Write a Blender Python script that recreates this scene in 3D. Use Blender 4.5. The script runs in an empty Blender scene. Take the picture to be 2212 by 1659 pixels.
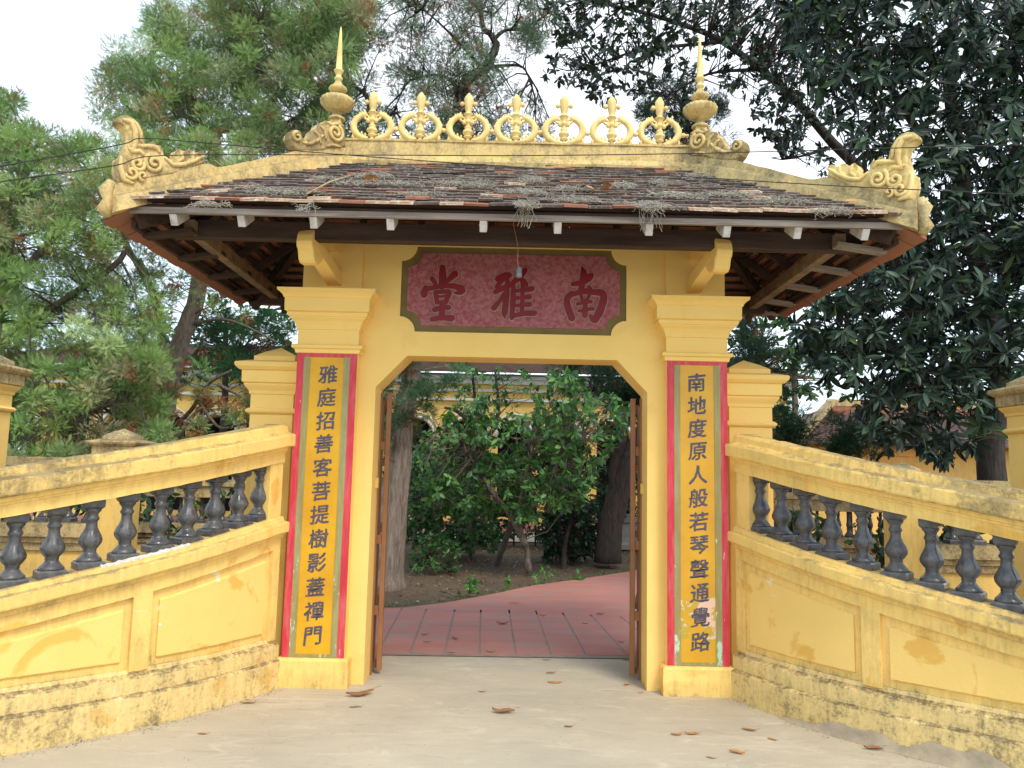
import bpy, math, random
import numpy as np
from mathutils import Vector, Matrix

# ------------------------------------------------------------------ camera, light, exposure
scene = bpy.context.scene
random.seed(7); RNG = np.random.default_rng(7)
PI = math.pi
F_PX, CAM = 1650.0, np.array([0.011, -5.8, 1.585])
YAW, PITCH, ROLL = math.radians(-0.08), math.radians(6.40), math.radians(1.25)

def cam_basis():
    cy, sy, cp, sp = math.cos(YAW), math.sin(YAW), math.cos(PITCH), math.sin(PITCH)
    f = np.array([sy*cp, cy*cp, sp]); r = np.array([cy, -sy, 0.0]); u = np.cross(r, f)
    c, s = math.cos(ROLL), math.sin(ROLL)
    return f, c*r + s*u, -s*r + c*u
CF, CR, CU = cam_basis()
camd = bpy.data.cameras.new('camera'); cam = bpy.data.objects.new('camera', camd)
scene.collection.objects.link(cam); scene.camera = cam
camd.sensor_width = 36.0; camd.lens = 36.0*F_PX/2212.0; camd.clip_end = 500; camd.clip_start = 0.05
cam.matrix_world = Matrix(((CR[0], CU[0], -CF[0], CAM[0]), (CR[1], CU[1], -CF[1], CAM[1]), (CR[2], CU[2], -CF[2], CAM[2]), (0, 0, 0, 1)))

world = bpy.data.worlds.new('World'); scene.world = world; world.use_nodes = True
wn = world.node_tree; wn.nodes.clear()
def wnode(t, **k):
    n = wn.nodes.new(t)
    for a, b in k.items(): setattr(n, a, b)
    return n
SUN_EL, SUN_AZ = math.radians(52), math.radians(150)      # azimuth clockwise from +Y: over the camera's right shoulder
w_out = wnode('ShaderNodeOutputWorld'); w_add = wnode('ShaderNodeAddShader')
w_sky = wnode('ShaderNodeTexSky', sky_type='NISHITA', sun_disc=False, sun_elevation=SUN_EL, sun_rotation=SUN_AZ)
w_b1 = wnode('ShaderNodeBackground'); w_b1.inputs['Strength'].default_value = 0.07
w_b2 = wnode('ShaderNodeBackground'); w_b2.inputs['Strength'].default_value = 0.86
w_no = wnode('ShaderNodeTexNoise'); w_no.inputs['Scale'].default_value = 1.6; w_no.inputs['Detail'].default_value = 5
w_cr = wnode('ShaderNodeValToRGB')
w_cr.color_ramp.elements[0].position = 0.40; w_cr.color_ramp.elements[0].color = (0.52, 0.73, 0.88, 1)
w_cr.color_ramp.elements[1].position = 0.62; w_cr.color_ramp.elements[1].color = (1.0, 1.0, 0.99, 1)
wn.links.new(w_no.outputs['Fac'], w_cr.inputs['Fac']); wn.links.new(w_cr.outputs['Color'], w_b2.inputs['Color'])
wn.links.new(w_sky.outputs['Color'], w_b1.inputs['Color'])
wn.links.new(w_b1.outputs[0], w_add.inputs[0]); wn.links.new(w_b2.outputs[0], w_add.inputs[1])
wn.links.new(w_add.outputs[0], w_out.inputs['Surface'])

sund = bpy.data.lights.new('sun', 'SUN'); sun = bpy.data.objects.new('sun', sund); scene.collection.objects.link(sun)
sund.energy = 1.5; sund.angle = math.radians(18); sund.color = (1.0, 0.93, 0.80)
sd = Vector((math.sin(SUN_AZ)*math.cos(SUN_EL), math.cos(SUN_AZ)*math.cos(SUN_EL), math.sin(SUN_EL)))
sun.rotation_euler = sd.to_track_quat('Z', 'Y').to_euler()

vs = scene.view_settings
scene.display_settings.display_device = 'sRGB'
vs.view_transform = 'Standard'; vs.look = 'None'; vs.exposure = 0.56; vs.gamma = 1.0; vs.use_curve_mapping = False
scene.cycles.max_bounces = 6; scene.cycles.diffuse_bounces = 4; scene.cycles.transmission_bounces = 3
scene.cycles.transparent_max_bounces = 4; scene.cycles.caustics_reflective = False; scene.cycles.caustics_refractive = False

# ------------------------------------------------------------------ survey helpers (photo measurements -> points in metres)
def ray(px, py): return CF + (px-1106)/F_PX*CR - (py-829.5)/F_PX*CU
def atY(px, py, y):
    d = ray(px, py); return CAM + (y-CAM[1])/d[1]*d
def atZ(px, py, z=0.0):
    d = ray(px, py); return CAM + (z-CAM[2])/d[2]*d

# ------------------------------------------------------------------ object helpers
def link(o, parent=None):
    scene.collection.objects.link(o)
    if parent is not None: o.parent = parent
    return o
def tag(o, label=None, cat=None, group=None, kind=None):
    if label: o['label'] = label
    if cat: o['category'] = cat
    if group: o['group'] = group
    if kind: o['kind'] = kind
    return o
def empty(name, loc=(0, 0, 0), parent=None):
    o = bpy.data.objects.new(name, None); o.location = loc; o.empty_display_size = 0.2
    return link(o, parent)
def copy_tree(o, parent=None):
    kids = [c for c in scene.objects if c.parent == o] if False else KIDS(o)
    c = o.copy(); link(c); c.parent = parent
    for k in kids: copy_tree(k, c)
    return c
def KIDS(o): return list(o.children)

class MB:
    def __init__(s): s.v = []; s.f = []; s.m = []; s.sm = []
    def add(s, vs_, fs_, mi=0, smooth=False):
        b = len(s.v); s.v.extend([tuple(map(float, p)) for p in vs_])
        for f in fs_: s.f.append(tuple(b+i for i in f)); s.m.append(mi); s.sm.append(smooth)
    def box(s, x0, x1, y0, y1, z0, z1, mi=0, M=None):
        vs_ = [(x, y, z) for z in (z0, z1) for y in (y0, y1) for x in (x0, x1)]
        if M is not None: vs_ = [tuple(M @ Vector(p)) for p in vs_]
        s.add(vs_, [(0, 2, 3, 1), (4, 5, 7, 6), (0, 1, 5, 4), (2, 6, 7, 3), (0, 4, 6, 2), (1, 3, 7, 5)], mi)
    def beam(s, a, b, w, h, mi=0, up=(0, 0, 1)):
        a, b = Vector(a), Vector(b); d = b-a; L = d.length; d.normalize()
        side = d.cross(Vector(up)); side.normalize(); u = side.cross(d)
        M = Matrix((( d.x, side.x, u.x, a.x), (d.y, side.y, u.y, a.y), (d.z, side.z, u.z, a.z), (0, 0, 0, 1)))
        s.box(0, L, -w/2, w/2, -h/2, h/2, mi, M)
    def mould(s, x0, x1, y0, y1, prof, mi=0, cap=True):
        # stack of rectangles grown outwards by each profile step (out, z)
        vs_ = []; fs_ = []
        for o, z in prof: vs_ += [(x0-o, y0-o, z), (x1+o, y0-o, z), (x1+o, y1+o, z), (x0-o, y1+o, z)]
        n = len(prof)
        for i in range(n-1):
            for j in range(4):
                a = i*4+j; b = i*4+(j+1) % 4; fs_.append((a, b, b+4, a+4))
        if cap: fs_.append((3, 2, 1, 0)); e = (n-1)*4; fs_.append((e, e+1, e+2, e+3))
        s.add(vs_, fs_, mi)
    def prism(s, pts, y0, y1, mi=0, M=None):
        n = len(pts); vs_ = [(p[0], y0, p[1]) for p in pts]+[(p[0], y1, p[1]) for p in pts]
        if M is not None: vs_ = [tuple(M @ Vector(p)) for p in vs_]
        s.add(vs_, [tuple(range(n)), tuple(range(2*n-1, n-1, -1))]+[(i, i+n, (i+1) % n+n, (i+1) % n) for i in range(n)], mi)
    def tube(s, pts, rads, seg=6, mi=0, smooth=True, cap=True):
        P = [Vector(p) for p in pts]; n = len(P)
        if not hasattr(rads, '__len__'): rads = [rads]*n
        vs_ = []; ref = None
        for i in range(n):
            t = (P[min(i+1, n-1)]-P[max(i-1, 0)])
            if t.length < 1e-9: t = Vector((0, 0, 1))
            t.normalize()
            if ref is None:
                ref = t.orthogonal().normalized()
            ref = (ref - t*ref.dot(t))
            if ref.length < 1e-6: ref = t.orthogonal()
            ref.normalize(); b = t.cross(ref)
            for k in range(seg):
                a = 2*PI*k/seg; vs_.append(P[i]+(ref*math.cos(a)+b*math.sin(a))*rads[i])
        fs_ = []
        for i in range(n-1):
            for k in range(seg):
                a = i*seg+k; c = i*seg+(k+1) % seg; fs_.append((a, c, c+seg, a+seg))
        if cap: fs_.append(tuple(range(seg-1, -1, -1))); fs_.append(tuple((n-1)*seg+k for k in range(seg)))
        s.add(vs_, fs_, mi, smooth)
    def lathe(s, prof, c=(0, 0, 0), seg=16, mi=0, flute=None, smooth=True):
        vs_ = []; fs_ = []
        for i, (r, z) in enumerate(prof):
            for k in range(seg):
                a = 2*PI*k/seg; rr = r*(1+(flute(i, a) if flute else 0)); vs_.append((c[0]+rr*math.cos(a), c[1]+rr*math.sin(a), c[2]+z))
        n = len(prof)
        for i in range(n-1):
            for k in range(seg):
                a = i*seg+k; b = i*seg+(k+1) % seg; fs_.append((a, b, b+seg, a+seg))
        fs_.append(tuple(range(seg-1, -1, -1))); fs_.append(tuple((n-1)*seg+k for k in range(seg)))
        s.add(vs_, fs_, mi, smooth)
    def ball(s, c, r, seg=10, sz=(1, 1, 1), mi=0):
        vs_ = []; n = max(4, seg//2+1)
        for i in range(n+1):
            ph = PI*i/n
            for k in range(seg):
                a = 2*PI*k/seg; vs_.append((c[0]+r*sz[0]*math.sin(ph)*math.cos(a), c[1]+r*sz[1]*math.sin(ph)*math.sin(a), c[2]-r*sz[2]*math.cos(ph)))
        fs_ = [(i*seg+k, i*seg+(k+1) % seg, (i+1)*seg+(k+1) % seg, (i+1)*seg+k) for i in range(n) for k in range(seg)]
        s.add(vs_, fs_, mi, True)
    def mesh(s, name, mats):
        me = bpy.data.meshes.new(name); me.from_pydata(s.v, [], s.f)
        for m in (mats if isinstance(mats, (list, tuple)) else [mats]): me.materials.append(m)
        me.polygons.foreach_set('material_index', s.m); me.polygons.foreach_set('use_smooth', s.sm)
        me.update(); me.validate(); return me
    def build(s, name, mats, parent=None, bevel=0, loc=None):
        o = bpy.data.objects.new(name, s.mesh(name, mats)); link(o, parent)
        if loc is not None: o.location = loc
        if bevel:
            b = o.modifiers.new('bevel', 'BEVEL'); b.width = bevel; b.segments = 2; b.limit_method = 'ANGLE'; b.angle_limit = 0.6
        return o

def array_mesh(name, V, F, cols=None, midx=None, mats=(), smooth=False):
    me = bpy.data.meshes.new(name); n = len(F); k = F.shape[1]
    me.vertices.add(len(V)); me.vertices.foreach_set('co', np.ascontiguousarray(V, dtype=np.float32).ravel())
    me.loops.add(n*k); me.loops.foreach_set('vertex_index', np.ascontiguousarray(F, dtype=np.int32).ravel())
    me.polygons.add(n); me.polygons.foreach_set('loop_start', np.arange(0, n*k, k, dtype=np.int32))
    try: me.polygons.foreach_set('loop_total', np.full(n, k, dtype=np.int32))
    except Exception: pass
    if midx is not None: me.polygons.foreach_set('material_index', midx.astype(np.int32))
    if smooth: me.polygons.foreach_set('use_smooth', np.ones(n, dtype=bool))
    if cols is not None:
        ca = me.color_attributes.new('tint', 'FLOAT_COLOR', 'POINT'); c4 = np.ones((len(V), 4), dtype=np.float32); c4[:, :3] = cols
        ca.data.foreach_set('color', c4.ravel())
    for m in mats: me.materials.append(m)
    me.update(calc_edges=True); return me

# ------------------------------------------------------------------ materials
def new_mat(name):
    m = bpy.data.materials.new(name); m.use_nodes = True; nt = m.node_tree
    return m, nt, nt.nodes['Principled BSDF']
class G:
    """tiny node-graph writer"""
    def __init__(s, nt): s.nt = nt; s.pos = nt.nodes.new('ShaderNodeNewGeometry')
    def n(s, t, **k):
        x = s.nt.nodes.new(t)
        for a, b in k.items(): setattr(x, a, b)
        return x
    def l(s, a, b): s.nt.links.new(a, b)
    def put(s, sock, v):
        if hasattr(v, 'is_output') or isinstance(v, bpy.types.NodeSocket): s.l(v, sock)
        else: sock.default_value = v
    def math(s, op, a, b=0.0, c=None, clamp=False):
        x = s.n('ShaderNodeMath', operation=op, use_clamp=clamp); s.put(x.inputs[0], a); s.put(x.inputs[1], b)
        if c is not None: s.put(x.inputs[2], c)
        return x.outputs[0]
    def mapped(s, scale=(1, 1, 1), obj=False):
        mp = s.n('ShaderNodeMapping'); mp.inputs['Scale'].default_value = scale
        if obj: s.l(s.n('ShaderNodeTexCoord').outputs['Object'], mp.inputs['Vector'])
        else: s.l(s.pos.outputs['Position'], mp.inputs['Vector'])
        return mp.outputs[0]
    def noise(s, scale, detail=4, rough=0.6, stretch=(1, 1, 1), obj=False, dist=0.0):
        x = s.n('ShaderNodeTexNoise'); x.inputs['Scale'].default_value = scale; x.inputs['Detail'].default_value = detail
        x.inputs['Roughness'].default_value = rough; x.inputs['Distortion'].default_value = dist
        s.l(s.mapped(stretch, obj), x.inputs['Vector']); return x.outputs['Fac']
    def ramp(s, v, lo, hi): 
        x = s.n('ShaderNodeMapRange'); s.put(x.inputs['Value'], v); x.inputs['From Min'].default_value = lo; x.inputs['From Max'].default_value = hi
        return x.outputs[0]
    def mix(s, f, a, b):
        x = s.n('ShaderNodeMix', data_type='RGBA'); s.put(x.inputs[0], f)
        for sock, v in ((x.inputs[6], a), (x.inputs[7], b)):
            if isinstance(v, bpy.types.NodeSocket): s.l(v, sock)
            else: sock.default_value = (*v, 1) if len(v) == 3 else v
        return x.outputs[2]
    def bump(s, h, strength, dist, bsdf):
        b = s.n('ShaderNodeBump'); b.inputs['Strength'].default_value = strength; b.inputs['Distance'].default_value = dist
        s.l(h, b.inputs['Height']); s.l(b.outputs[0], bsdf.inputs['Normal'])
    def sep(s, out='Position'):
        x = s.n('ShaderNodeSeparateXYZ'); s.l(s.pos.outputs[out], x.inputs[0]); return x.outputs

YEL = (0.89, 0.595, 0.175)
def plaster(name, base=YEL, pale=None, grime=(0.10, 0.085, 0.045), amt=0.0, up=0.0, low=0.0, lowz=0.5, patch=0.35, wet=(0.74, 0.37, 0.045), far=0.0, rough=0.75, fine=0.0, chips=0.0, crev=0.0, pth=0.60):
    """limewashed plaster: amt = overall grime, up = grime on upward faces, low = grime near the ground, far = grime growing along the wing"""
    m, nt, b = new_mat(name); g = G(nt)
    pale = pale or tuple(min(1, c*1.06+0.02) for c in base)
    col = g.mix(g.ramp(g.noise(1.3, 5, 0.6), 0.35, 0.65), base, pale)
    # old orange coat showing through in patches with crisp edges
    p = g.ramp(g.noise(2.6, 6, 0.55, dist=0.7), pth, pth+0.045)
    col = g.mix(g.math('MULTIPLY', p, patch), col, wet)
    if chips:
        col = g.mix(g.math('MULTIPLY', g.ramp(g.noise(5.5, 8, 0.62, dist=1.0), 0.665, 0.685), chips), col, (0.86, 0.83, 0.76))
    px, py, pz = g.sep()
    nz = g.sep('True Normal')[2]
    n1 = g.noise(5.0, 8, 0.68); n2 = g.noise(16.0, 6, 0.7, stretch=(1, 1, 0.22)); n3 = g.noise(48.0, 4, 0.7)
    s = g.math('ADD', g.math('MULTIPLY', n1, 0.55), g.math('MULTIPLY', n2, 0.35)); s = g.math('ADD', s, g.math('MULTIPLY', n3, 0.22+fine))
    bias = g.math('ADD', amt, g.math('MULTIPLY', g.ramp(nz, 0.3, 0.8), up))
    if low: bias = g.math('ADD', bias, g.math('MULTIPLY', g.ramp(pz, lowz, 0.0), low))
    if far: bias = g.math('ADD', bias, g.math('MULTIPLY', g.ramp(g.math('ABSOLUTE', px), 1.7, 2.7), far))
    s = g.math('MULTIPLY', g.math('SUBTRACT', s, 0.56+0.5*fine), 2.3)
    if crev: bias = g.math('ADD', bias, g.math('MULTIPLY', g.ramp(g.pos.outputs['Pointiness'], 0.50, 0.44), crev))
    v = g.math('ADD', s, bias)
    if amt > -0.41:
        wash = g.math('MULTIPLY', g.ramp(g.math('ADD', v, g.math('MULTIPLY', g.math('SUBTRACT', g.noise(30.0, 5, 0.7, stretch=(1, 1, 0.12)), 0.5), 1.3)), -0.42, 0.30), 0.55)
        col = g.mix(wash, col, tuple(0.5*c+0.5*d for c, d in zip(grime, (0.52, 0.36, 0.12))))
    gm = g.mix(g.ramp(g.noise(7.0, 5, 0.7), 0.4, 0.6), grime, tuple(c*0.55 for c in grime))
    col = g.mix(g.math('MULTIPLY', g.ramp(v, -0.02, 0.38), 0.92), col, gm)
    g.l(col, b.inputs['Base Color']); b.inputs['Roughness'].default_value = rough; b.inputs['Specular IOR Level'].default_value = 0.25
    g.bump(g.math('ADD', g.noise(9, 6, 0.6), g.math('MULTIPLY', g.noise(90, 3, 0.6), 0.25)), 0.35, 0.012, b)
    return m
def simple(name, col, col2=None, scale=8, rough=0.6, stretch=(1, 1, 1), bump=0.0, bs=40, spec=0.3, lo=0.35, hi=0.65, obj=False, metal=0.0):
    m, nt, b = new_mat(name); g = G(nt)
    if col2 is None: col2 = tuple(c*0.8 for c in col)
    g.l(g.mix(g.ramp(g.noise(scale, 6, 0.65, stretch, obj), lo, hi), col, col2), b.inputs['Base Color'])
    b.inputs['Roughness'].default_value = rough; b.inputs['Specular IOR Level'].default_value = spec; b.inputs['Metallic'].default_value = metal
    if bump: g.bump(g.noise(bs, 5, 0.6, stretch, obj), bump, 0.01, b)
    return m

M = {}
M['wall'] = plaster('yellow_plaster', patch=0.12, amt=-0.42, low=0.35, lowz=0.30)
M['trim'] = plaster('yellow_trim', patch=0.10, amt=-0.42, up=0.15)
M['foot'] = plaster('yellow_foot', patch=0.3, amt=-0.36, low=0.32, lowz=0.13, chips=0.15)
M['wing'] = plaster('yellow_wing_plaster', patch=0.6, amt=-0.38, up=0.25, low=0.50, lowz=0.55, far=0.10, chips=0.5)
M['panel'] = plaster('yellow_panel_plaster', patch=0.8, amt=-0.45, low=0.62, lowz=0.60, chips=0.85, wet=(0.80, 0.43, 0.08), pth=0.565)
M['plinth'] = plaster('stained_plinth', base=(0.82, 0.60, 0.24), patch=0.5, amt=-0.18, up=0.30, low=0.10, lowz=0.32, far=0.16, fine=0.25, grime=(0.21, 0.165, 0.095), chips=.5)
M['coping'] = plaster('weathered_coping', patch=0.3, amt=-0.36, up=0.35, far=0.55, fine=0.10, chips=0.3, grime=(0.34, 0.25, 0.12))
M['lcoping'] = plaster('weathered_lower_coping', patch=0.35, amt=-0.37, up=0.3, far=0.32, chips=0.4, grime=(0.28, 0.22, 0.12))
M['old'] = plaster('old_weathered_plaster', base=(0.62, 0.46, 0.22), patch=0.3, amt=0.05, up=0.2, fine=0.2, grime=(0.19, 0.155, 0.10))
M['ridge'] = plaster('ridge_plaster', base=(0.70, 0.50, 0.20), patch=0.25, amt=0.04, up=0.22, fine=0.2, grime=(0.33, 0.25, 0.13))
M['ridger'] = plaster('grey_stained_ridge_plaster', base=(0.62, 0.46, 0.20), patch=0.2, amt=0.06, up=0.22, fine=0.2, grime=(0.27, 0.225, 0.13))
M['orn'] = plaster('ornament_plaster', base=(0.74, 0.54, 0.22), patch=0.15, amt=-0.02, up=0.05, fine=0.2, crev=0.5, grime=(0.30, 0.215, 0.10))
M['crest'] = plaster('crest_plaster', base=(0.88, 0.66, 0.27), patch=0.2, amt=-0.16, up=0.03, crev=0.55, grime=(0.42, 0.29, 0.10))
M['bwall'] = plaster('building_yellow', base=(0.85, 0.55, 0.15), patch=0.1, amt=-0.35)
M['white'] = simple('white_trim', (0.80, 0.80, 0.76), (0.66, 0.66, 0.62), 3)
M['darkwood'] = simple('dark_wood', (0.040, 0.022, 0.016), (0.085, 0.052, 0.038), 5, 0.75, (0.3, 3, 3), 0.3)
M['palewood'] = simple('weathered_wood', (0.36, 0.30, 0.25), (0.17, 0.135, 0.115), 6, 0.85, (0.25, 4, 5), 0.35)
M['rafterwood'] = simple('rafter_wood', (0.30, 0.21, 0.13), (0.16, 0.105, 0.065), 5, 0.8, (2, 2, 2), 0.3)
M['tail'] = simple('white_painted_wood', (0.62, 0.58, 0.53), (0.38, 0.33, 0.28), 14, 0.8, lo=0.45, hi=0.7)
M['metal'] = simple('brown_painted_metal', (0.34, 0.155, 0.065), (0.28, 0.12, 0.05), 6, 0.45)
M['latch'] = simple('yellow_hinge', (0.8, 0.55, 0.12), (0.7, 0.45, 0.1), 8, 0.5)
def chipped(name, base, under, thr=0.62, scale=14, stretch=(1, 1, 0.4), low=0.0, rough=0.5):
    m, nt, b = new_mat(name); g = G(nt)
    col = g.mix(g.ramp(g.noise(3.0, 5, 0.6), 0.3, 0.7), base, tuple(c*0.80 for c in base))
    col = g.mix(g.math('MULTIPLY', g.ramp(g.noise(26, 6, 0.7, (1, 1, 0.15)), 0.45, 0.75), 0.28), col, under)
    z = g.sep()[2]
    v = g.math('ADD', g.noise(scale, 8, 0.7, stretch), g.math('MULTIPLY', g.ramp(z, 1.4, 0.5), low))
    col = g.mix(g.ramp(v, thr, thr+0.03), col, under)
    g.l(col, b.inputs['Base Color']); b.inputs['Roughness'].default_value = rough
    g.bump(g.noise(60, 4, 0.6), 0.15, 0.004, b); return m
M['red'] = chipped('red_border_paint', (0.66, 0.028, 0.050), (0.80, 0.42, 0.36), 0.665, 22, (1, 1, 0.25), 0.02)
M['olive'] = chipped('olive_border_paint', (0.34, 0.27, 0.085), (0.50, 0.66, 0.46), 0.70, 16, (1, 1, 0.35), 0.13)
M['gold'] = simple('ochre_panel_paint', (0.74, 0.40, 0.018), (0.62, 0.30, 0.012), 3, 0.4)
# right-hand panel: same ochre with a washed-out patch near its foot
def gold_patch():
    m, nt, b = new_mat('ochre_panel_with_peeled_patch'); g = G(nt)
    col = g.mix(g.ramp(g.noise(3.0, 5, 0.6), 0.35, 0.65), (0.72, 0.38, 0.018), (0.62, 0.30, 0.012))
    z = g.sep()[2]
    band = g.math('MULTIPLY', g.ramp(z, 0.33, 0.40), g.ramp(z, 0.80, 0.66))
    v = g.math('MULTIPLY', g.noise(5.5, 7, 0.65, dist=0.8), band)
    col = g.mix(g.ramp(v, 0.44, 0.47), col, (0.50, 0.36, 0.03))
    col = g.mix(g.ramp(v, 0.50, 0.53), col, (0.80, 0.50, 0.36))
    g.l(col, b.inputs['Base Color']); b.inputs['Roughness'].default_value = 0.4; return m
M['goldp'] = gold_patch()
M['ink'] = simple('grey_black_ink', (0.075, 0.062, 0.085), (0.13, 0.11, 0.13), 30, 0.55)
M['signred'] = simple('faded_sign_red', (0.30, 0.060, 0.070), (0.40, 0.160, 0.165), 34, 0.7, lo=0.38, hi=0.62, bump=0.15)
M['signolive'] = simple('sign_border_olive', (0.20, 0.145, 0.045), (0.16, 0.11, 0.035), 6, 0.7)
M['signchar'] = simple('deep_red_paint', (0.23, 0.004, 0.014), (0.17, 0.003, 0.011), 8, 0.4)
M['charedge'] = simple('gold_outline', (0.50, 0.36, 0.22), (0.34, 0.20, 0.14), 22, 0.6)
def glaze():
    m, nt, b = new_mat('dark_glazed_ceramic'); g = G(nt)
    g.l(g.mix(g.ramp(g.noise(22, 5, 0.7), 0.4, 0.75), (0.062, 0.061, 0.066), (0.150, 0.145, 0.135)), b.inputs['Base Color'])
    g.put(b.inputs['Roughness'], g.math('MULTIPLY', g.ramp(g.noise(6, 4, 0.6), 0.35, 0.6), 0.5)) 
    b.inputs['Roughness'].default_value = 0.3; b.inputs['Specular IOR Level'].default_value = 0.5
    g.bump(g.noise(70, 3), 0.1, 0.003, b); return m
M['glaze'] = glaze()
def concrete():
    m, nt, b = new_mat('worn_concrete'); g = G(nt)
    col = g.mix(g.ramp(g.noise(0.9, 6, 0.62, (1, 1.6, 1)), 0.35, 0.65), (0.54, 0.465, 0.34), (0.44, 0.38, 0.285))
    col = g.mix(g.math('MULTIPLY', g.ramp(g.noise(2.2, 8, 0.7, (1, 2.8, 1), dist=1.2), 0.53, 0.72), 0.6), col, (0.70, 0.62, 0.48))
    col = g.mix(g.math('MULTIPLY', g.ramp(g.noise(3.4, 8, 0.72, (0.6, 3.5, 1)), 0.54, 0.74), 0.5), col, (0.27, 0.235, 0.19))
    col = g.mix(g.math('MULTIPLY', g.ramp(g.noise(130, 3, 0.6), 0.5, 0.75), 0.45), col, (0.25, 0.21, 0.16))
    vo = g.n('ShaderNodeTexVoronoi', feature='DISTANCE_TO_EDGE'); vo.inputs['Scale'].default_value = 0.55
    mpn = g.n('ShaderNodeVectorMath', operation='ADD'); g.l(g.pos.outputs['Position'], mpn.inputs[0]); nn_ = g.n('ShaderNodeTexNoise'); nn_.inputs['Scale'].default_value = 2.2; nn_.inputs['Detail'].default_value = 6; g.l(g.pos.outputs['Position'], nn_.inputs['Vector']); g.l(nn_.outputs['Color'], mpn.inputs[1]); g.l(mpn.outputs[0], vo.inputs['Vector'])
    col = g.mix(g.math('MULTIPLY', g.ramp(vo.outputs['Distance'], 0.005, 0.0), 0.16), col, (0.16, 0.13, 0.10))
    px_, py_, _pz = g.sep()
    col = g.mix(g.math('MULTIPLY', g.ramp(py_, -1.6, -3.2), 0.35), col, (0.33, 0.30, 0.27))
    g.l(col, b.inputs['Base Color']); b.inputs['Roughness'].default_value = 0.85
    g.bump(g.math('ADD', g.noise(14, 8, 0.65), g.math('MULTIPLY', g.noise(160, 3), 0.3)), 0.35, 0.01, b); return m
M['concrete'] = concrete()
def redpath(name, a, b_, grey):
    m, nt, b = new_mat(name); g = G(nt)
    col = g.mix(g.ramp(g.noise(1.6, 6, 0.65, (0.7, 2, 1)), 0.35, 0.65), a, b_)
    col = g.mix(g.math('MULTIPLY', g.ramp(g.noise(3.0, 8, 0.7, (0.5, 2.0, 1), dist=0.6), 0.50, 0.66), grey), col, (0.30, 0.25, 0.22))
    g.l(col, b.inputs['Base Color']); b.inputs['Roughness'].default_value = 0.8
    g.bump(g.noise(60, 5, 0.6), 0.25, 0.006, b); return m
M['redpath'] = redpath('red_painted_paving', (0.53, 0.20, 0.155), (0.42, 0.165, 0.13), 0.8)
M['joint'] = simple('grey_joint', (0.34, 0.27, 0.22), (0.25, 0.19, 0.16), 9, 0.9)
def soil():
    m, nt, b = new_mat('leaf_littered_soil'); g = G(nt)
    col = g.mix(g.ramp(g.noise(1.1, 6, 0.6), 0.35, 0.65), (0.105, 0.068, 0.042), (0.15, 0.095, 0.055))
    col = g.mix(g.math('MULTIPLY', g.ramp(g.noise(30, 6, 0.7), 0.56, 0.7), 0.7), col, (0.30, 0.22, 0.16))
    g.l(col, b.inputs['Base Color']); b.inputs['Roughness'].default_value = 0.95
    g.bump(g.noise(25, 8, 0.7), 0.6, 0.03, b); return m
M['soil'] = soil()
def tilemat(name, a, b_, c, t=0.62):
    m, nt, b = new_mat(name); g = G(nt)
    col = g.mix(g.ramp(g.noise(9, 5, 0.7), 0.35, 0.65), a, b_)
    col = g.mix(g.ramp(g.noise(34, 6, 0.72), t, t+0.08), col, c)
    nz = g.sep('True Normal')[2]                       # lichen takes only on the weathered upper side; the underside stays bare clay
    col = g.mix(g.ramp(nz, -0.70, -0.80), col, (0.35, 0.155, 0.092))
    g.l(col, b.inputs['Base Color']); b.inputs['Roughness'].default_value = 0.85
    g.bump(g.noise(50, 5, 0.65), 0.35, 0.006, b); return m
M['tile_d'] = tilemat('blackened_tile', (0.066, 0.049, 0.040), (0.130, 0.098, 0.078), (0.37, 0.325, 0.265), 0.54)
M['tile_b'] = tilemat('brown_tile', (0.135, 0.086, 0.068), (0.080, 0.060, 0.052), (0.34, 0.30, 0.25), 0.55)
M['tile_o'] = tilemat('orange_tile', (0.36, 0.135, 0.070), (0.20, 0.085, 0.055), (0.50, 0.36, 0.24), 0.60)
M['tile_w'] = tilemat('limed_tile_edge', (0.46, 0.33, 0.22), (0.40, 0.20, 0.11), (0.58, 0.55, 0.46), 0.52)
M['moss'] = simple('dry_grey_moss', (0.50, 0.46, 0.38), (0.33, 0.29, 0.23), 30, 0.95)
M['twig'] = simple('pale_twig', (0.44, 0.36, 0.22), (0.30, 0.24, 0.14), 30, 0.9)
M['litter'] = simple('dry_leaf', (0.40, 0.20, 0.10), (0.27, 0.125, 0.07), 18, 0.7)
M['litter2'] = simple('bright_dry_leaf', (0.60, 0.27, 0.09), (0.48, 0.20, 0.07), 18, 0.65)
M['litterp'] = simple('pale_dry_leaf', (0.50, 0.34, 0.19), (0.34, 0.22, 0.13), 18, 0.75)
def barkm(name, a, b_, st=(3, 3, 0.5)):
    m, nt, b = new_mat(name); g = G(nt)
    g.l(g.mix(g.ramp(g.noise(9, 8, 0.7, st, dist=0.5), 0.38, 0.62), a, b_), b.inputs['Base Color']); b.inputs['Roughness'].default_value = 0.95
    g.bump(g.noise(10, 8, 0.7, st, dist=0.5), 0.9, 0.04, b); return m
M['bark'] = barkm('grey_fibrous_bark', (0.24, 0.19, 0.15), (0.10, 0.075, 0.06))
M['bark_t'] = barkm('tan_bark', (0.36, 0.28, 0.22), (0.17, 0.13, 0.10))
M['bark_d'] = barkm('dark_bark', (0.085, 0.065, 0.055), (0.035, 0.027, 0.024))
M['bark_p'] = barkm('pale_mottled_bark', (0.30, 0.24, 0.18), (0.13, 0.10, 0.075), (2, 2, 1))
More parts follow.
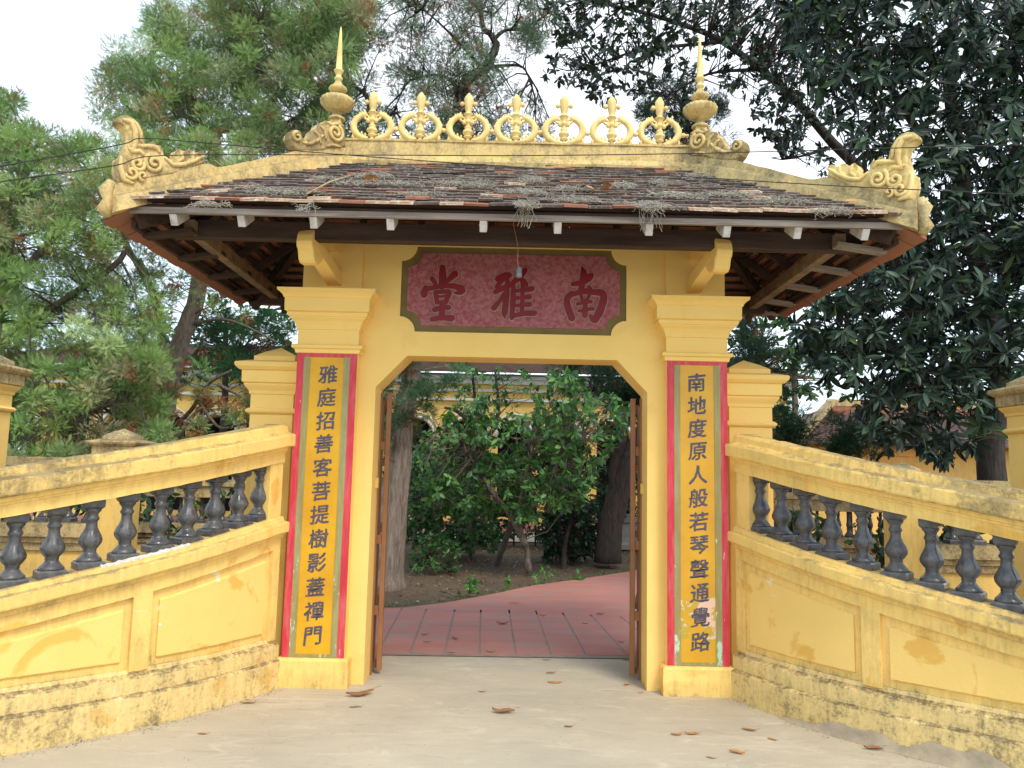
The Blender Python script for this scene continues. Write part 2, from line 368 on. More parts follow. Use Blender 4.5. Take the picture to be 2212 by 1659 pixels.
def foliage(name, rough=0.55, trans=0.35, spec=0.3, sat=1.0):
    m, nt, b = new_mat(name); g = G(nt)
    a = g.n('ShaderNodeAttribute', attribute_name='tint')
    g.l(a.outputs['Color'], b.inputs['Base Color']); b.inputs['Roughness'].default_value = rough; b.inputs['Specular IOR Level'].default_value = spec
    t = g.n('ShaderNodeBsdfTranslucent'); hs = g.n('ShaderNodeHueSaturation'); hs.inputs['Value'].default_value = 1.3; hs.inputs['Saturation'].default_value = 1.15
    g.l(a.outputs['Color'], hs.inputs['Color']); g.l(hs.outputs[0], t.inputs['Color'])
    mx = g.n('ShaderNodeMixShader'); mx.inputs[0].default_value = trans
    g.l(b.outputs[0], mx.inputs[1]); g.l(t.outputs[0], mx.inputs[2]); g.l(mx.outputs[0], nt.nodes['Material Output'].inputs['Surface'])
    return m
M['needle'] = foliage('conifer_foliage', 0.7, 0.30, 0.15)
M['leaf'] = foliage('broad_leaf', 0.42, 0.25, 0.4)
M['leathery'] = foliage('leathery_dark_leaf', 0.42, 0.06, 0.32)
M['leafobj'] = simple('leathery_leaf_single', (0.022, 0.048, 0.022), (0.040, 0.070, 0.036), 6, 0.34, spec=0.5)
M['strap'] = simple('strap_leaf', (0.07, 0.17, 0.035), (0.13, 0.24, 0.06), 5, 0.45)
M['wire'] = simple('black_cable', (0.03, 0.03, 0.03), None, 5, 0.6)
M['pinkwire'] = simple('pinkish_flex', (0.48, 0.22, 0.19), None, 5, 0.5)
M['socket'] = simple('grey_bakelite', (0.24, 0.28, 0.28), (0.17, 0.2, 0.2), 30, 0.5)
M['stone'] = simple('pale_stone', (0.42, 0.40, 0.37), (0.30, 0.28, 0.26), 8, 0.85)
M['dark'] = simple('interior_shade', (0.03, 0.026, 0.022), None, 3, 0.9)  # near-black colour standing for the shade inside the hall
M['blossom'] = foliage('red_blossom', 0.6, 0.3, 0.2)

# ------------------------------------------------------------------ ground
def poly_obj(name, pts, z, mat, parent=None, thick=0.0):
    mb = MB(); n = len(pts)
    if thick:
        vs_ = [(p[0], p[1], z) for p in pts]+[(p[0], p[1], z-thick) for p in pts]
        mb.add(vs_, [tuple(range(n)), tuple(range(2*n-1, n-1, -1))]+[(i, i+n, (i+1) % n+n, (i+1) % n) for i in range(n)])
    else: mb.add([(p[0], p[1], z) for p in pts], [tuple(range(n))])
    return mb.build(name, mat, parent)
g_ = poly_obj('ground', [(-150, -60), (150, -60), (150, 200), (-150, 200)], -0.03, M['soil']); tag(g_, kind='structure')
# garden soil, gently uneven
nx, ny = 90, 60
xs = np.linspace(-14, 14, nx); ys = np.linspace(0.3, 16, ny); X, Y = np.meshgrid(xs, ys)
Zs = 0.012*np.sin(X*1.7+1)*np.sin(Y*1.3)+RNG.normal(0, 0.005, X.shape)-0.034
idx = np.arange(nx*ny).reshape(ny, nx)
Fq = np.stack([idx[:-1, :-1], idx[:-1, 1:], idx[1:, 1:], idx[1:, :-1]], -1).reshape(-1, 4)
o = link(bpy.data.objects.new('garden_soil', array_mesh('garden_soil', np.stack([X, Y, Zs], -1).reshape(-1, 3), Fq, mats=[M['soil']], smooth=True))); tag(o, kind='structure')
apron = poly_obj('pavement', [(-30, -40), (30, -40), (30, 0.22), (1.9, 0.22), (1.12, 0.98), (1.12, 1.02), (-1.35, 0.90), (-1.5, 0.22), (-30, 0.22)], 0.0, M['concrete']); tag(apron, kind='structure')
# red path: separate slabs in the first bay, one continuous sheet beyond
path = empty('path'); tag(path, kind='structure')
J = [(-1.9, 0), ]
g6 = lambda X_, Y_: (777.7+.3125*X_, 1140.6+.3125*Y_)
front = [(-300, 875), (120, 875), (345, 870), (585, 873), (825, 876), (1075, 880), (1320, 882), (1560, 884), (1850, 890), (2150, 905), (2480, 918)]
back = [(-80, 560), (290, 563), (460, 568), (655, 572), (835, 572), (1030, 572), (1215, 578), (1400, 592), (1590, 605), (1800, 620), (2020, 636)]
fp = [atZ(*g6(*p)) for p in front]; bp = [atZ(*g6(*p)) for p in back]
for i in range(10):
    a, b_, c, d = fp[i], fp[i+1], bp[i+1], bp[i]; gap = 0.009
    def sh(p, q, t): 
        v = np.array(q)-np.array(p); L = np.linalg.norm(v); return np.array(p)+v/L*t
    poly_obj('paving_slab', [sh(a, b_, gap), sh(b_, a, gap), sh(c, d, gap), sh(d, c, gap)], 0.012+random.uniform(-.002, .002), M['redpath'], path, 0.03)
poly_obj('joint_bed', [fp[0], fp[-1], bp[-1]+np.array((0, .04, 0)), bp[0]+np.array((0, .04, 0))], 0.0070, M['joint'], path)
far = [bp[0]+np.array((0, .004, 0))]+[b_+np.array((0, .004, 0)) for b_ in bp[1:]]+[np.array((3.2, 2.6, 0)), np.array((9, 5.5, 0)), np.array((9, 13, 0)), np.array((4.4, 12.9, 0)), np.array((3.3, 9.0, 0))]
edge = [(1900, 298), (1500, 360), (1200, 400), (900, 465), (600, 520), (300, 556)]
far += [atZ(*g6(*p)) for p in edge]
poly_obj('path_surface', far, 0.010, M['redpath'], path)
poly_obj('courtyard', [(-14, 11.4), (14, 11.4), (14, 14.2), (-14, 14.2)], 0.004, M['concrete']); tag(bpy.data.objects['courtyard'], kind='structure')

# ------------------------------------------------------------------ the gate
gate = empty('temple_gate', (0, 0, 0))
tag(gate, 'yellow plastered gateway with octagonal-headed opening, tiled hipped roof and carved ridge', 'gate')
# wall with opening
mb = MB()
Z_CH, X_CH, Z_L, X_J = 2.19, 0.805, 2.437, 1.037
TOPW = 3.42
mb.prism([(-1.60, 0), (-X_J, 0), (-X_J, Z_CH), (-X_CH, Z_L), (-X_CH, TOPW), (-1.60, TOPW)], 0, .30)
mb.prism([(1.60, 0), (1.60, TOPW), (X_CH, TOPW), (X_CH, Z_L), (X_J, Z_CH), (X_J, 0)], 0, .30)
# lintel block, with a shallow scalloped recess left open for the name board
def scallop(hw, z0, z1, r, n=7):
    pts = []
    for cx_, cz_, a0 in ((hw, z0, PI), (hw, z1, -PI/2), (-hw, z1, 0), (-hw, z0, PI/2)):
        for k in range(n+1):
            a = a0-k*(PI/2)/n; pts.append((cx_+r*math.cos(a), cz_+r*math.sin(a)))
    return pts
SG = scallop(0.874, 2.626, 3.302, 0.118)
import bmesh
bm = bmesh.new()
outer = [(-X_CH, Z_L), (X_CH, Z_L), (X_CH, TOPW), (-X_CH, TOPW)]
# outer loop must surround the name board: widen the lintel block and trim the jamb pieces to it
XL = 0.96
mb = MB()
mb.prism([(-1.60, 0), (-X_J, 0), (-X_J, Z_CH), (-XL, Z_CH+(Z_L-Z_CH)*(X_J-XL)/(X_J-X_CH)), (-XL, TOPW), (-1.60, TOPW)], 0, .30)
mb.prism([(1.60, 0), (1.60, TOPW), (XL, TOPW), (XL, Z_CH+(Z_L-Z_CH)*(X_J-XL)/(X_J-X_CH)), (X_J, Z_CH), (X_J, 0)], 0, .30)
zx = Z_CH+(Z_L-Z_CH)*(X_J-XL)/(X_J-X_CH)
outer = [(-XL, zx), (-X_CH, Z_L), (X_CH, Z_L), (XL, zx), (XL, TOPW), (-XL, TOPW)]
ov = [bm.verts.new((p[0], 0, p[1])) for p in outer]; iv = [bm.verts.new((p[0], 0, p[1])) for p in SG]
es = [bm.edges.new((ov[i], ov[(i+1) % len(ov)])) for i in range(len(ov))]+[bm.edges.new((iv[i], iv[(i+1) % len(iv)])) for i in range(len(iv))]
bmesh.ops.triangle_fill(bm, use_beauty=True, edges=es)
bm.verts.index_update(); vv = [tuple(v.co) for v in bm.verts]; ff = [tuple(v.index for v in f.verts) for f in bm.faces]; bm.free()
mb.add(vv, ff)
n = len(SG); mb.add([(p[0], 0, p[1]) for p in SG]+[(p[0], .02, p[1]) for p in SG], [(i, (i+1) % n, (i+1) % n+n, i+n) for i in range(n)])
n = len(outer); mb.add([(p[0], .0, p[1]) for p in outer]+[(p[0], .30, p[1]) for p in outer], [tuple(range(2*n-1, n-1, -1))]+[(i, i+n, (i+1) % n+n, (i+1) % n) for i in (0, 1, 2)])
wallo = mb.build('gate_wall', M['wall'], gate)
# jamb pilaster blocks above capitals
for s in (-1, 1):
    mb = MB(); xa, xb = sorted((s*1.17, s*1.625)); mb.box(xa, xb, -0.04, .34, 2.93, 3.42); mb.build('upper_pilaster', M['wall'], gate, bevel=.006)
# name board
sign = MB(); sign.prism(SG, .013, .019); sign = sign.build('name_board', M['signolive'], gate)
inner = scallop(0.874-.050, 2.626+.050, 3.302-.050, 0.112)
sb = MB(); sb.prism(inner, .008, .0125); sb.build('board_field', M['signred'], sign)

def stroke_mesh(strokes, grow=0.0, y0=0.0, wob=0.06, rnd=None):
    """brush strokes as flat ribbons with round ends; each one a hair in front of the last"""
    mb = MB(); rnd = rnd or random.Random(3)
    for si, st in enumerate(strokes):
        y = y0-0.0006*si; P = []
        for i in range(len(st)-1):
            a, b_ = st[i], st[i+1]
            for k in range(6):
                t = k/6; P.append([a[j]*(1-t)+b_[j]*t for j in range(3)])
        P.append(list(st[-1]))
        # smooth
        for _ in range(2):
            Q = [P[0]]+[[(P[i-1][j]+2*P[i][j]+P[i+1][j])/4 for j in range(3)] for i in range(1, len(P)-1)]+[P[-1]]; P = Q
        vs_ = []; n = len(P)
        ws = [p[2]*0.5+grow for p in P]; L = []; R = []
        for i, p in enumerate(P):
            q0, q1 = P[max(0, i-1)], P[min(n-1, i+1)]; tx, tz = q1[0]-q0[0], q1[1]-q0[1]; l = math.hypot(tx, tz) or 1; nx_, nz_ = -tz/l, tx/l
            w = ws[i]*(1+rnd.uniform(-wob, wob)); L.append((p[0]+nx_*w, p[1]+nz_*w)); R.append((p[0]-nx_*w, p[1]-nz_*w))
        def endcap(c, w, tx, tz, k=5):
            l = math.hypot(tx, tz) or 1; a0 = math.atan2(tz, tx); return [(c[0]+w*math.cos(a0+PI/2-PI*j/(k+1))*0.9, c[1]+w*math.sin(a0+PI/2-PI*j/(k+1))*0.9) for j in range(1, k+1)]
        end = endcap(P[-1], ws[-1], P[-1][0]-P[-2][0], P[-1][1]-P[-2][1])
        beg = endcap(P[0], ws[0], P[0][0]-P[1][0], P[0][1]-P[1][1])
        for i in range(n-1):
            ya, yb = y-.000012*i, y-.000012*(i+1)
            mb.add([(L[i][0], ya, L[i][1]), (R[i][0], ya, R[i][1]), (R[i+1][0], yb, R[i+1][1]), (L[i+1][0], yb, L[i+1][1])], [(0, 1, 2, 3)])
        e = [L[-1]]+end+[R[-1]]; mb.add([(p[0], y-.000012*n, p[1]) for p in e], [tuple(range(len(e)))])
        e = [R[0]]+beg+[L[0]]; mb.add([(p[0], y+.00001, p[1]) for p in e], [tuple(range(len(e)))])
    return mb
TANG = [[(490, 362, 44), (492, 440, 62), (486, 525, 48)], [(402, 455, 40), (432, 502, 30)], [(595, 418, 56), (560, 452, 44), (520, 492, 22)],
        [(350, 528, 34), (338, 575, 58), (335, 600, 46)], [(355, 545, 40), (470, 522, 34), (590, 518, 40), (660, 548, 58), (640, 575, 44), (590, 580, 14)],
        [(432, 575, 34), (445, 655, 34)], [(430, 572, 30), (550, 566, 38), (540, 600, 40), (512, 662, 30)], [(440, 612, 20), (520, 604, 20)], [(440, 660, 30), (530, 655, 26)],
        [(425, 718, 46), (480, 702, 36), (545, 700, 40)], [(488, 660, 40), (488, 730, 44), (482, 790, 44)], [(400, 800, 36), (480, 785, 40), (570, 790, 52)]]
YA = [[(950, 462, 44), (1010, 428, 44), (1052, 430, 44)], [(1020, 440, 40), (970, 490, 36), (940, 530, 26)], [(928, 572, 36), (990, 540, 42), (1060, 505, 24)],
      [(1035, 470, 34), (1028, 600, 40), (1008, 750, 46), (1012, 788, 10)], [(1010, 585, 34), (965, 650, 32), (920, 705, 46)],
      [(1185, 385, 40), (1150, 430, 52), (1085, 490, 38), (1045, 530, 20)], [(1085, 520, 36), (1080, 680, 42), (1070, 790, 34)], [(1165, 480, 50), (1190, 510, 40)],
      [(1095, 565, 30), (1170, 555, 30), (1240, 545, 46)], [(1095, 625, 30), (1160, 615, 30), (1222, 612, 42)], [(1095, 685, 28), (1160, 680, 30), (1222, 675, 42)], [(1162, 500, 32), (1160, 620, 32), (1155, 755, 32)], [(1080, 772, 34), (1170, 750, 40), (1265, 748, 44)]]
NAN = [[(1662, 368, 24), (1678, 420, 58), (1660, 500, 48), (1650, 560, 40)], [(1580, 505, 34), (1660, 492, 46), (1725, 450, 50), (1742, 425, 34)],
       [(1575, 580, 44), (1530, 625, 46), (1540, 700, 48), (1575, 790, 54)], [(1560, 600, 34), (1640, 570, 42), (1730, 560, 44), (1720, 530, 32)], [(1720, 570, 44), (1830, 575, 52), (1845, 620, 56), (1810, 730, 58), (1765, 815, 52), (1725, 765, 22)],
       [(1650, 600, 24), (1665, 650, 26)], [(1720, 600, 26), (1690, 655, 24)], [(1620, 672, 28), (1680, 655, 26), (1735, 652, 30)], [(1632, 730, 26), (1690, 715, 26), (1752, 712, 30)], [(1690, 640, 34), (1685, 700, 38), (1682, 770, 44)]]
def conv(strokes):
    out = []
    for st in strokes:
        q = []
        for (X_, Y_, w) in st:
            p = atY(829.5+.2578*X_, 483.9+.2578*Y_, 0); q.append((p[0], p[2], w*0.000906*1.16))
        out.append(q)
    return out
for st in (NAN, YA, TANG):
    c = conv(st)
    e = stroke_mesh(c, 0.0068, 0.0070).build('character_outline', M['charedge'], sign)
    stroke_mesh(c, 0.0, -0.0020).build('character', M['signchar'], sign)

# pillars
def pillar(s):
    p = empty('pillar', (0, 0, 0), gate); tag(p)
    x0, x1 = (1.166, 1.62) if s > 0 else (-1.62, -1.166)
    mb = MB(); mb.box(x0, x1, -0.095, 0.395, 0.19, 2.50); mb.build('shaft', M['wall'], p, bevel=.005)
    mb = MB(); mb.mould(x0, x1, -0.095, 0.395, [(.035, -.02), (.038, .10), (.034, .185), (.020, .205), (0.0, .2055)]); mb.build('plinth', M['foot'], p, bevel=.006)
    mb = MB()
    mb.mould(x0, x1, -0.095, 0.395, [(.002, 2.425), (.014, 2.428), (.016, 2.44), (.020, 2.458), (.036, 2.462), (.040, 2.472), (.040, 2.480), (.034, 2.488), (.004, 2.495), (.003, 2.605), (.012, 2.609), (.012, 2.617), (.018, 2.64), (.034, 2.668), (.056, 2.688), (.058, 2.695),
        (.066, 2.698), (.074, 2.715), (.076, 2.724), (.070, 2.730), (.084, 2.734), (.090, 2.738), (.092, 2.832), (.100, 2.836), (.104, 2.850), (.120, 2.868), (.138, 2.880), (.140, 2.900), (.10, 2.906), (.0, 2.93)])
    mb.build('capital', M['trim'], p)
    # painted couplet board
    zt, zb = 2.425, 0.208; yf = -0.095
    bd = MB(); bd.box(x0+.001, x1-.001, yf-.006, yf-.001, zt-.027, zt); bd.box(x0+.001, x0+.054, yf-.006, yf-.001, zb, zt-.027); bd.box(x1-.054, x1-.001, yf-.006, yf-.001, zb, zt-.027)
    cb = bd.build('couplet_board', M['red'], p)
    ol = MB(); ol.box(x0+.054, x0+.100, yf-.0075, yf-.001, zb, zt-.027); ol.box(x1-.100, x1-.054, yf-.0075, yf-.001, zb, zt-.027); ol.box(x0+.100, x1-.100, yf-.0075, yf-.001, zb, zb+.022)
    ol.build('olive_border', M['olive'], p)
    gd = MB(); gd.box(x0+.100, x1-.100, yf-.003, yf-.0005, zb+.022, zt-.030); gd.build('ochre_field', M['goldp' if s > 0 else 'gold'], p)
    return p, x0, x1, zt, zb
CACHE = {}
def glyph(ch, size, brush, seed):
    cu = bpy.data.curves.new('glyph', 'FONT'); cu.body = ch; cu.size = size; cu.offset = 0.0; cu.align_x = 'CENTER'; cu.resolution_u = 3; cu.fill_mode = 'FRONT'
    tmp = bpy.data.objects.new('glyph', cu); scene.collection.objects.link(tmp); bpy.context.view_layer.update()
    me = bpy.data.meshes.new_from_object(tmp); bpy.data.objects.remove(tmp)
    n = len(me.vertices); co = np.empty(n*3, dtype=np.float32); me.vertices.foreach_get('co', co); co = co.reshape(-1, 3)
    c = (co.max(0)+co.min(0))/2; co -= c
    rn = np.random.default_rng(seed); ph = rn.uniform(0, 6, 4)
    x, y = co[:, 0]/size, co[:, 1]/size
    nx_ = x + 0.012*np.sin(17*y+ph[0]) + 0.06*y*0.6 + 0.006*np.sin(41*y+ph[1])
    ny_ = y + 0.13*x - 0.05*np.abs(x)*x + 0.014*np.sin(15*x+ph[2]) + 0.006*np.sin(37*x+ph[3])
    V = np.stack([nx_*size*0.98, np.zeros(n), ny_*size*0.98], -1).astype(np.float32)
    # several impressions a hair apart give the strokes a brush's weight
    F0 = [tuple(p.vertices) for p in me.polygons]; mb = MB()
    for i, (dx, dz) in enumerate(((0, 0), (.0034, .0014), (-.0034, -.0014), (.0018, -.0026), (-.0018, .0026), (.0018, .0), (-.0018, .0))):
        mb.add([(v[0]+dx*k_, -0.00025*i, v[2]+dz*k_) for v in V.tolist() for k_ in (0.25+1.15*(.5+.5*math.sin(70*v[0]+ph[0])*math.cos(62*v[2]+ph[1]))+.5*max(0, v[0]/size),)], F0)
    return mb.mesh('character', M['ink'])
for s, txt in ((-1, '雅庭招善客菩提樹影蓋禪門'), (1, '南地度原人般若琴聲通覺路')):
    p, x0, x1, zt, zb = pillar(s)
    for i, ch in enumerate(txt):
        try: me = glyph(ch, 0.148, True, i+(20 if s > 0 else 0))
        except Exception: continue
        me.name = 'character'; me.materials.clear(); me.materials.append(M['ink'])
        o = link(bpy.data.objects.new('character', me), p)
        z = zt-0.158-i*0.1735 if s < 0 else zt-0.160-i*0.1715
        drift = (0.012-0.0018*i) if s < 0 else (-0.004+0.0018*i)
        o.location = ((x0+x1)/2+drift, -0.095-.0042, z)

# brackets carrying the eave beam
for s in (-1, 1):
    br = empty('bracket', (0, 0, 0), gate)
    a = Vector((s*1.375, -0.03, 3.03)); top = Vector((s*1.44, -0.62, 3.10))
    mb = MB(); mb.beam((s*1.378, -0.03, 3.01), (s*1.43, -0.56, 3.135), .105, .10); 
    mb.beam((s*1.40, -.03, 3.28), (s*1.435, -.60, 3.17), .095, .11); mb.build('strut', M['wall'], br, bevel=.004)
    dirv = Vector((s*.10, -1, 0)).normalized(); sidev = Vector((dirv.y, -dirv.x, 0))
    prof = [(0.00, 3.225), (.055, 3.215), (.085, 3.17), (.10, 3.12), (.092, 3.085), (.065, 3.065), (.055, 3.04), (.045, 3.005), (.015, 2.985), (-.045, 2.985), (-.10, 3.02), (-.16, 3.09), (-.16, 3.20)]
    c = Vector((s*1.44, -.585, 0)); n = len(prof); vs_ = []
    for sg in (-1, 1):
        for d, z in prof: q = c+dirv*d+sidev*(sg*.058); vs_.append((q.x, q.y, z))
    mb = MB(); mb.add(vs_, [tuple(range(n)), tuple(range(2*n-1, n-1, -1))]+[(i, i+n, (i+1) % n+n, (i+1) % n) for i in range(n)])
    mb.build('bracket_nose', M['wall'], br, bevel=.012)

# gate leaves folded back, hinges
for s in (-1, 1):
    lf = empty('gate_leaf', (0, 0, 0), gate)
    mb = MB(); hx, hy = s*(X_J-.062), .275
    mb.box(hx-.018, hx+.018, hy, hy+.045, .03, 2.17); mb.build('stile', M['metal'], lf, bevel=.003)
    mb = MB(); th = math.radians(12); ex = s*math.sin(th)*.9; ey = math.cos(th)*.9
    for z in (.06, .55, 1.10, 1.62, 2.10): mb.beam((hx+s*.03, hy+.05, z), (hx+s*.03+ex, hy+.05+ey, z), .03, .05)
    mb.beam((hx+s*.03+ex, hy+.05+ey, .04), (hx+s*.03+ex, hy+.05+ey, 2.14), .04, .045, up=(0, 1, 0))
    mb.build('rails', M['metal'], lf)
    mb = MB()
    mb.box(-.003, .003, 0, .9, .06, 2.10, M=Matrix.Translation((hx+s*.045, hy+.06, 0)) @ Matrix.Rotation(-s*th, 4, 'Z')); mb.build('sheet', M['metal'], lf)
    for z in (.48, 1.02, 1.75):
        mb = MB(); xa, xb = sorted((hx+s*.02, s*(X_J-.001))); mb.box(xa, xb, hy-.004, hy+.02, z-.035, z+.035); mb.build('hinge', M['metal'], lf, bevel=.002)
    mb = MB(); xa, xb = sorted((s*(X_J-.02), s*(X_J+.012))); mb.box(xa, xb, .16, .20, 1.42, 1.50); mb.build('latch', M['latch'], lf, bevel=.003)
    mb = MB(); xa, xb = sorted((s*(X_J-.012), s*(X_J-.0006))); mb.box(xa, xb, .24, .285, 0.01, 2.17); mb.build('frame', M['metal'], lf)

# ------------------------------------------------------------------ roof
YR, ZR = 0.25, 4.055          # ridge line (tile surface)
EX, EY0, EY1, EZ = 2.60, -1.05, 1.64, 3.245
ESX, ESZ, EBZ = 2.665, 3.115, 3.13        # the side and rear eaves hang lower than the front one
RX = 1.36
SL = math.hypot(EY0-YR, ZR-EZ); SLS = math.hypot(ESX-RX, ZR-ESZ); SLB = math.hypot(EY1-YR, ZR-EBZ)
roof = empty('roof', (0, 0, 0), gate)
TW, EXPO, TL, TT = 0.160, 0.0955, 0.185, 0.016
tmesh = {}
def tile_mesh(kind, w, seed):
    rn = random.Random(seed); mb = MB(); j = lambda a: rn.uniform(-a, a)
    x0, x1 = -w/2+.0015+j(.001), w/2-.0015+j(.001)
    t = TT; vs_ = [(x0, 0+j(.007), 0), (x1, 0+j(.007), 0), (x1, TL, 0), (x0, TL, 0), (x0, 0+j(.007), t+j(.002)), (x1, 0+j(.007), t+j(.002)), (x1, TL, t), (x0, TL, t)]
    mb.add(vs_, [(3, 2, 1, 0), (4, 5, 6, 7), (0, 1, 5, 4), (1, 2, 6, 5), (2, 3, 7, 6), (3, 0, 4, 7)]); return mb
def slope_tiles(P0, xdir, updir, nrm, half0, half1, SLx, shift=0, rows=16):
    """tiles on one slope: P0 eave mid point; half-width runs from half0 at the eave to half1 at the ridge"""
    out = []
    for r in range(rows):
        d = r*EXPO; t = (d+0.06)/SLx; cs = shift*(1-min(1, t)); hw = max(.03, half0+(half1-half0)*min(1, t)-(.05 if r else .0))
        off = (TW/2 if r % 2 else 0)+random.uniform(-.012, .012)
        k0 = int(math.floor((-hw-off)/TW))-1
        x = off+k0*TW
        while x < hw+TW:
            a, b_ = max(x, -hw), min(x+TW, hw)
            if b_-a > .045:
                sl = -0.006*0+random.gauss(0, .004)
                pos = P0+xdir*((a+b_)/2+cs)+updir*(d+random.gauss(0, .004))+nrm*(0.016+abs(random.gauss(0, .005)))
                out.append((r, (a+b_)/2, b_-a, pos, xdir, updir, nrm))
            x += TW
    return out
def tile_frame(t):
    r, xc, w, pos, xd, ud, nr = t
    tilt = 0.25+random.gauss(0, .03); roll = random.gauss(0, .020)
    ud2 = (ud*math.cos(tilt)+(-nr)*math.sin(tilt)*0.5).normalized()
    xd2 = (xd+nr*roll).normalized(); n2 = xd2.cross(ud2).normalized(); ud2 = n2.cross(xd2)
    return Matrix(((xd2.x, ud2.x, n2.x, pos.x), (xd2.y, ud2.y, n2.y, pos.y), (xd2.z, ud2.z, n2.z, pos.z), (0, 0, 0, 1)))
upF = Vector((0, YR-EY0, ZR-EZ)).normalized(); upB = Vector((0, YR-EY1, ZR-EBZ)).normalized()
upR = Vector((RX-ESX, 0, ZR-ESZ)).normalized(); upL = Vector((ESX-RX, 0, ZR-ESZ)).normalized()
XD = Vector((1, 0, 0)); YD = Vector((0, 1, 0))
YC = (EY1+EY0)/2
slopes = [slope_tiles(Vector((0, EY0, EZ)), XD, upF, XD.cross(upF), EX, RX, SL), slope_tiles(Vector((0, EY1, EBZ)), -XD, upB, (-XD).cross(upB), ESX, RX, SLB, rows=17),
          slope_tiles(Vector((ESX, YR, ESZ)), YD, upR, YD.cross(upR), (EY1-EY0)/2, .02, SLS, YC-YR, 17), slope_tiles(Vector((-ESX, YR, ESZ)), -YD, upL, (-YD).cross(upL), (EY1-EY0)/2, .02, SLS, -(YC-YR), 17)]
KINDMAT = [M['tile_d'], M['tile_b'], M['tile_o'], M['tile_w']]
shared = {}
def tile_kind(r, i):
    u = random.random()
    if r == 0: return 3 if u < .55 else (2 if u < .78 else 1)
    if r > 9: return 2 if u < .06 else (1 if u < .36 else 0)
    return 2 if u < .03 else (1 if u < .25 else (3 if u < .29 else 0))
front_sorted = slopes[0]
single = [t for t in slopes[0] if t[0] <= 7] + [t for t in slopes[2]+slopes[3] if t[0] <= 1]
single = single[:298]
sid = {id(t) for t in single}
stuff_mb = MB()
for si, sl in enumerate(slopes):
    for t in sl:
        Mx = tile_frame(t); k = tile_kind(t[0], si)
        if si > 1 and k == 3: k = 2
        if id(t) in sid:
            wq = round(t[2]/.02)*.02; key = (k, wq, random.randrange(2))
            if key not in shared: shared[key] = tile_mesh(k, min(wq, TW), hash(key) % 999).mesh('tile', [KINDMAT[k]])
            o = link(bpy.data.objects.new('tile', shared[key]), roof); o.matrix_world = Mx; o.parent = roof
        else:
            m2 = tile_mesh(k, t[2], random.randrange(9999)); stuff_mb.add([tuple(Mx @ Vector(v)) for v in m2.v], m2.f, k)
st = stuff_mb.build('upper_tiles', KINDMAT, roof); st['kind'] = 'stuff'
# timber under the tiles: fascia, beams, rafters, battens
mb = MB(); mb.beam((-EX+.10, EY0+.055, EZ-.038), (EX-.09, EY0+.055, EZ-.038), .028, .040); mb.build('fascia', M['palewood'], roof, bevel=.002)
mb = MB(); mb.beam((-EX+.085, EY0+.085, EZ-.012), (EX-.08, EY0+.085, EZ-.012), .05, .028); mb.beam((-2.5, EY0+.075, EZ-.001), (2.5, EY0+.075, EZ-.001), .02, .02); mb.build('tilting_fillet', M['darkwood'], roof)
for nm, a, b_, wv, h in (('eave_beam', (-2.39, -.60, 3.205), (2.41, -.60, 3.205), .09, .125), ('rear_beam', (-2.35, 1.26, 3.15), (2.35, 1.26, 3.15), .09, .125)):
    mb = MB(); mb.beam(a, b_, wv, h); mb.build(nm, M['darkwood'], roof, bevel=.004)
for s in (-1, 1):
    mb = MB(); mb.beam((s*2.24, -.70, 3.20), (s*2.24, 1.44, 3.175), .075, .10); mb.build('side_beam', M['rafterwood'], roof, bevel=.004)
nF = XD.cross(upF)
for x in (-2.22, -1.78, -1.31, -.81, -.205, .28, .875, 1.38, 1.84, 2.28):
    u1 = min(SL-.04, (EX-abs(x))/(EX-RX)*SL-.05)
    a = Vector((x, EY0+.10, EZ-.075)); e = a+upF*max(.3, u1)
    mb = MB(); mb.beam(a, e, .046, .075, up=tuple(nF))
    r_ = mb.build('rafter', M['darkwood'], roof)
    mb = MB(); mb.beam(a+upF*-.035, a+upF*.16+upF*0, .0475, .0765, up=tuple(nF)); mb.build('rafter_tail', M['tail'], roof, bevel=.003)
    mb = MB(); a2 = Vector((x, EY1-.12, EBZ-.055)); mb.beam(a2, a2+upB*max(.3, u1), .046, .075); mb.build('rafter', M['darkwood'], roof)
for s in (-1, 1):
    upS = upR if s > 0 else upL
    for y in (-.70, -.15, .42, .98, 1.42):
        mb = MB(); mb.beam((s*2.20, y, 3.165), (s*(ESX-.13), y, 3.118), .085, .030); mb.build('lookout', M['palewood' if s > 0 else 'darkwood'], roof)
    mb = MB(); mb.beam((s*(ESX-.14), EY0+.16, ESZ+.028), (s*(ESX-.14), EY1-.14, ESZ+.028), .030, .045); mb.build('side_fascia', M['darkwood'], roof)
    for y in (-.78, -.42, 0.0, .42, .85, 1.25):
        u1 = min(SL-.04, (1.3-abs(y-YR))/1.3*SL-.04)
        a = Vector((s*(ESX-.20), y, ESZ+.075)); mb = MB(); mb.beam(a, a+upS*max(.2, u1), .05, .06); mb.build('rafter', M['darkwood'], roof)
    mb = MB(); mb.beam((s*(ESX-.18), EY0+.14, ESZ+.045), (s*RX, YR, ZR-.09), .06, .10); mb.build('hip_rafter', M['darkwood'], roof)
    mb = MB(); mb.beam((s*(ESX-.14), EY1-.14, EBZ-.01), (s*RX, YR, ZR-.09), .06, .10); mb.build('hip_rafter', M['darkwood'], roof)
mb = MB()
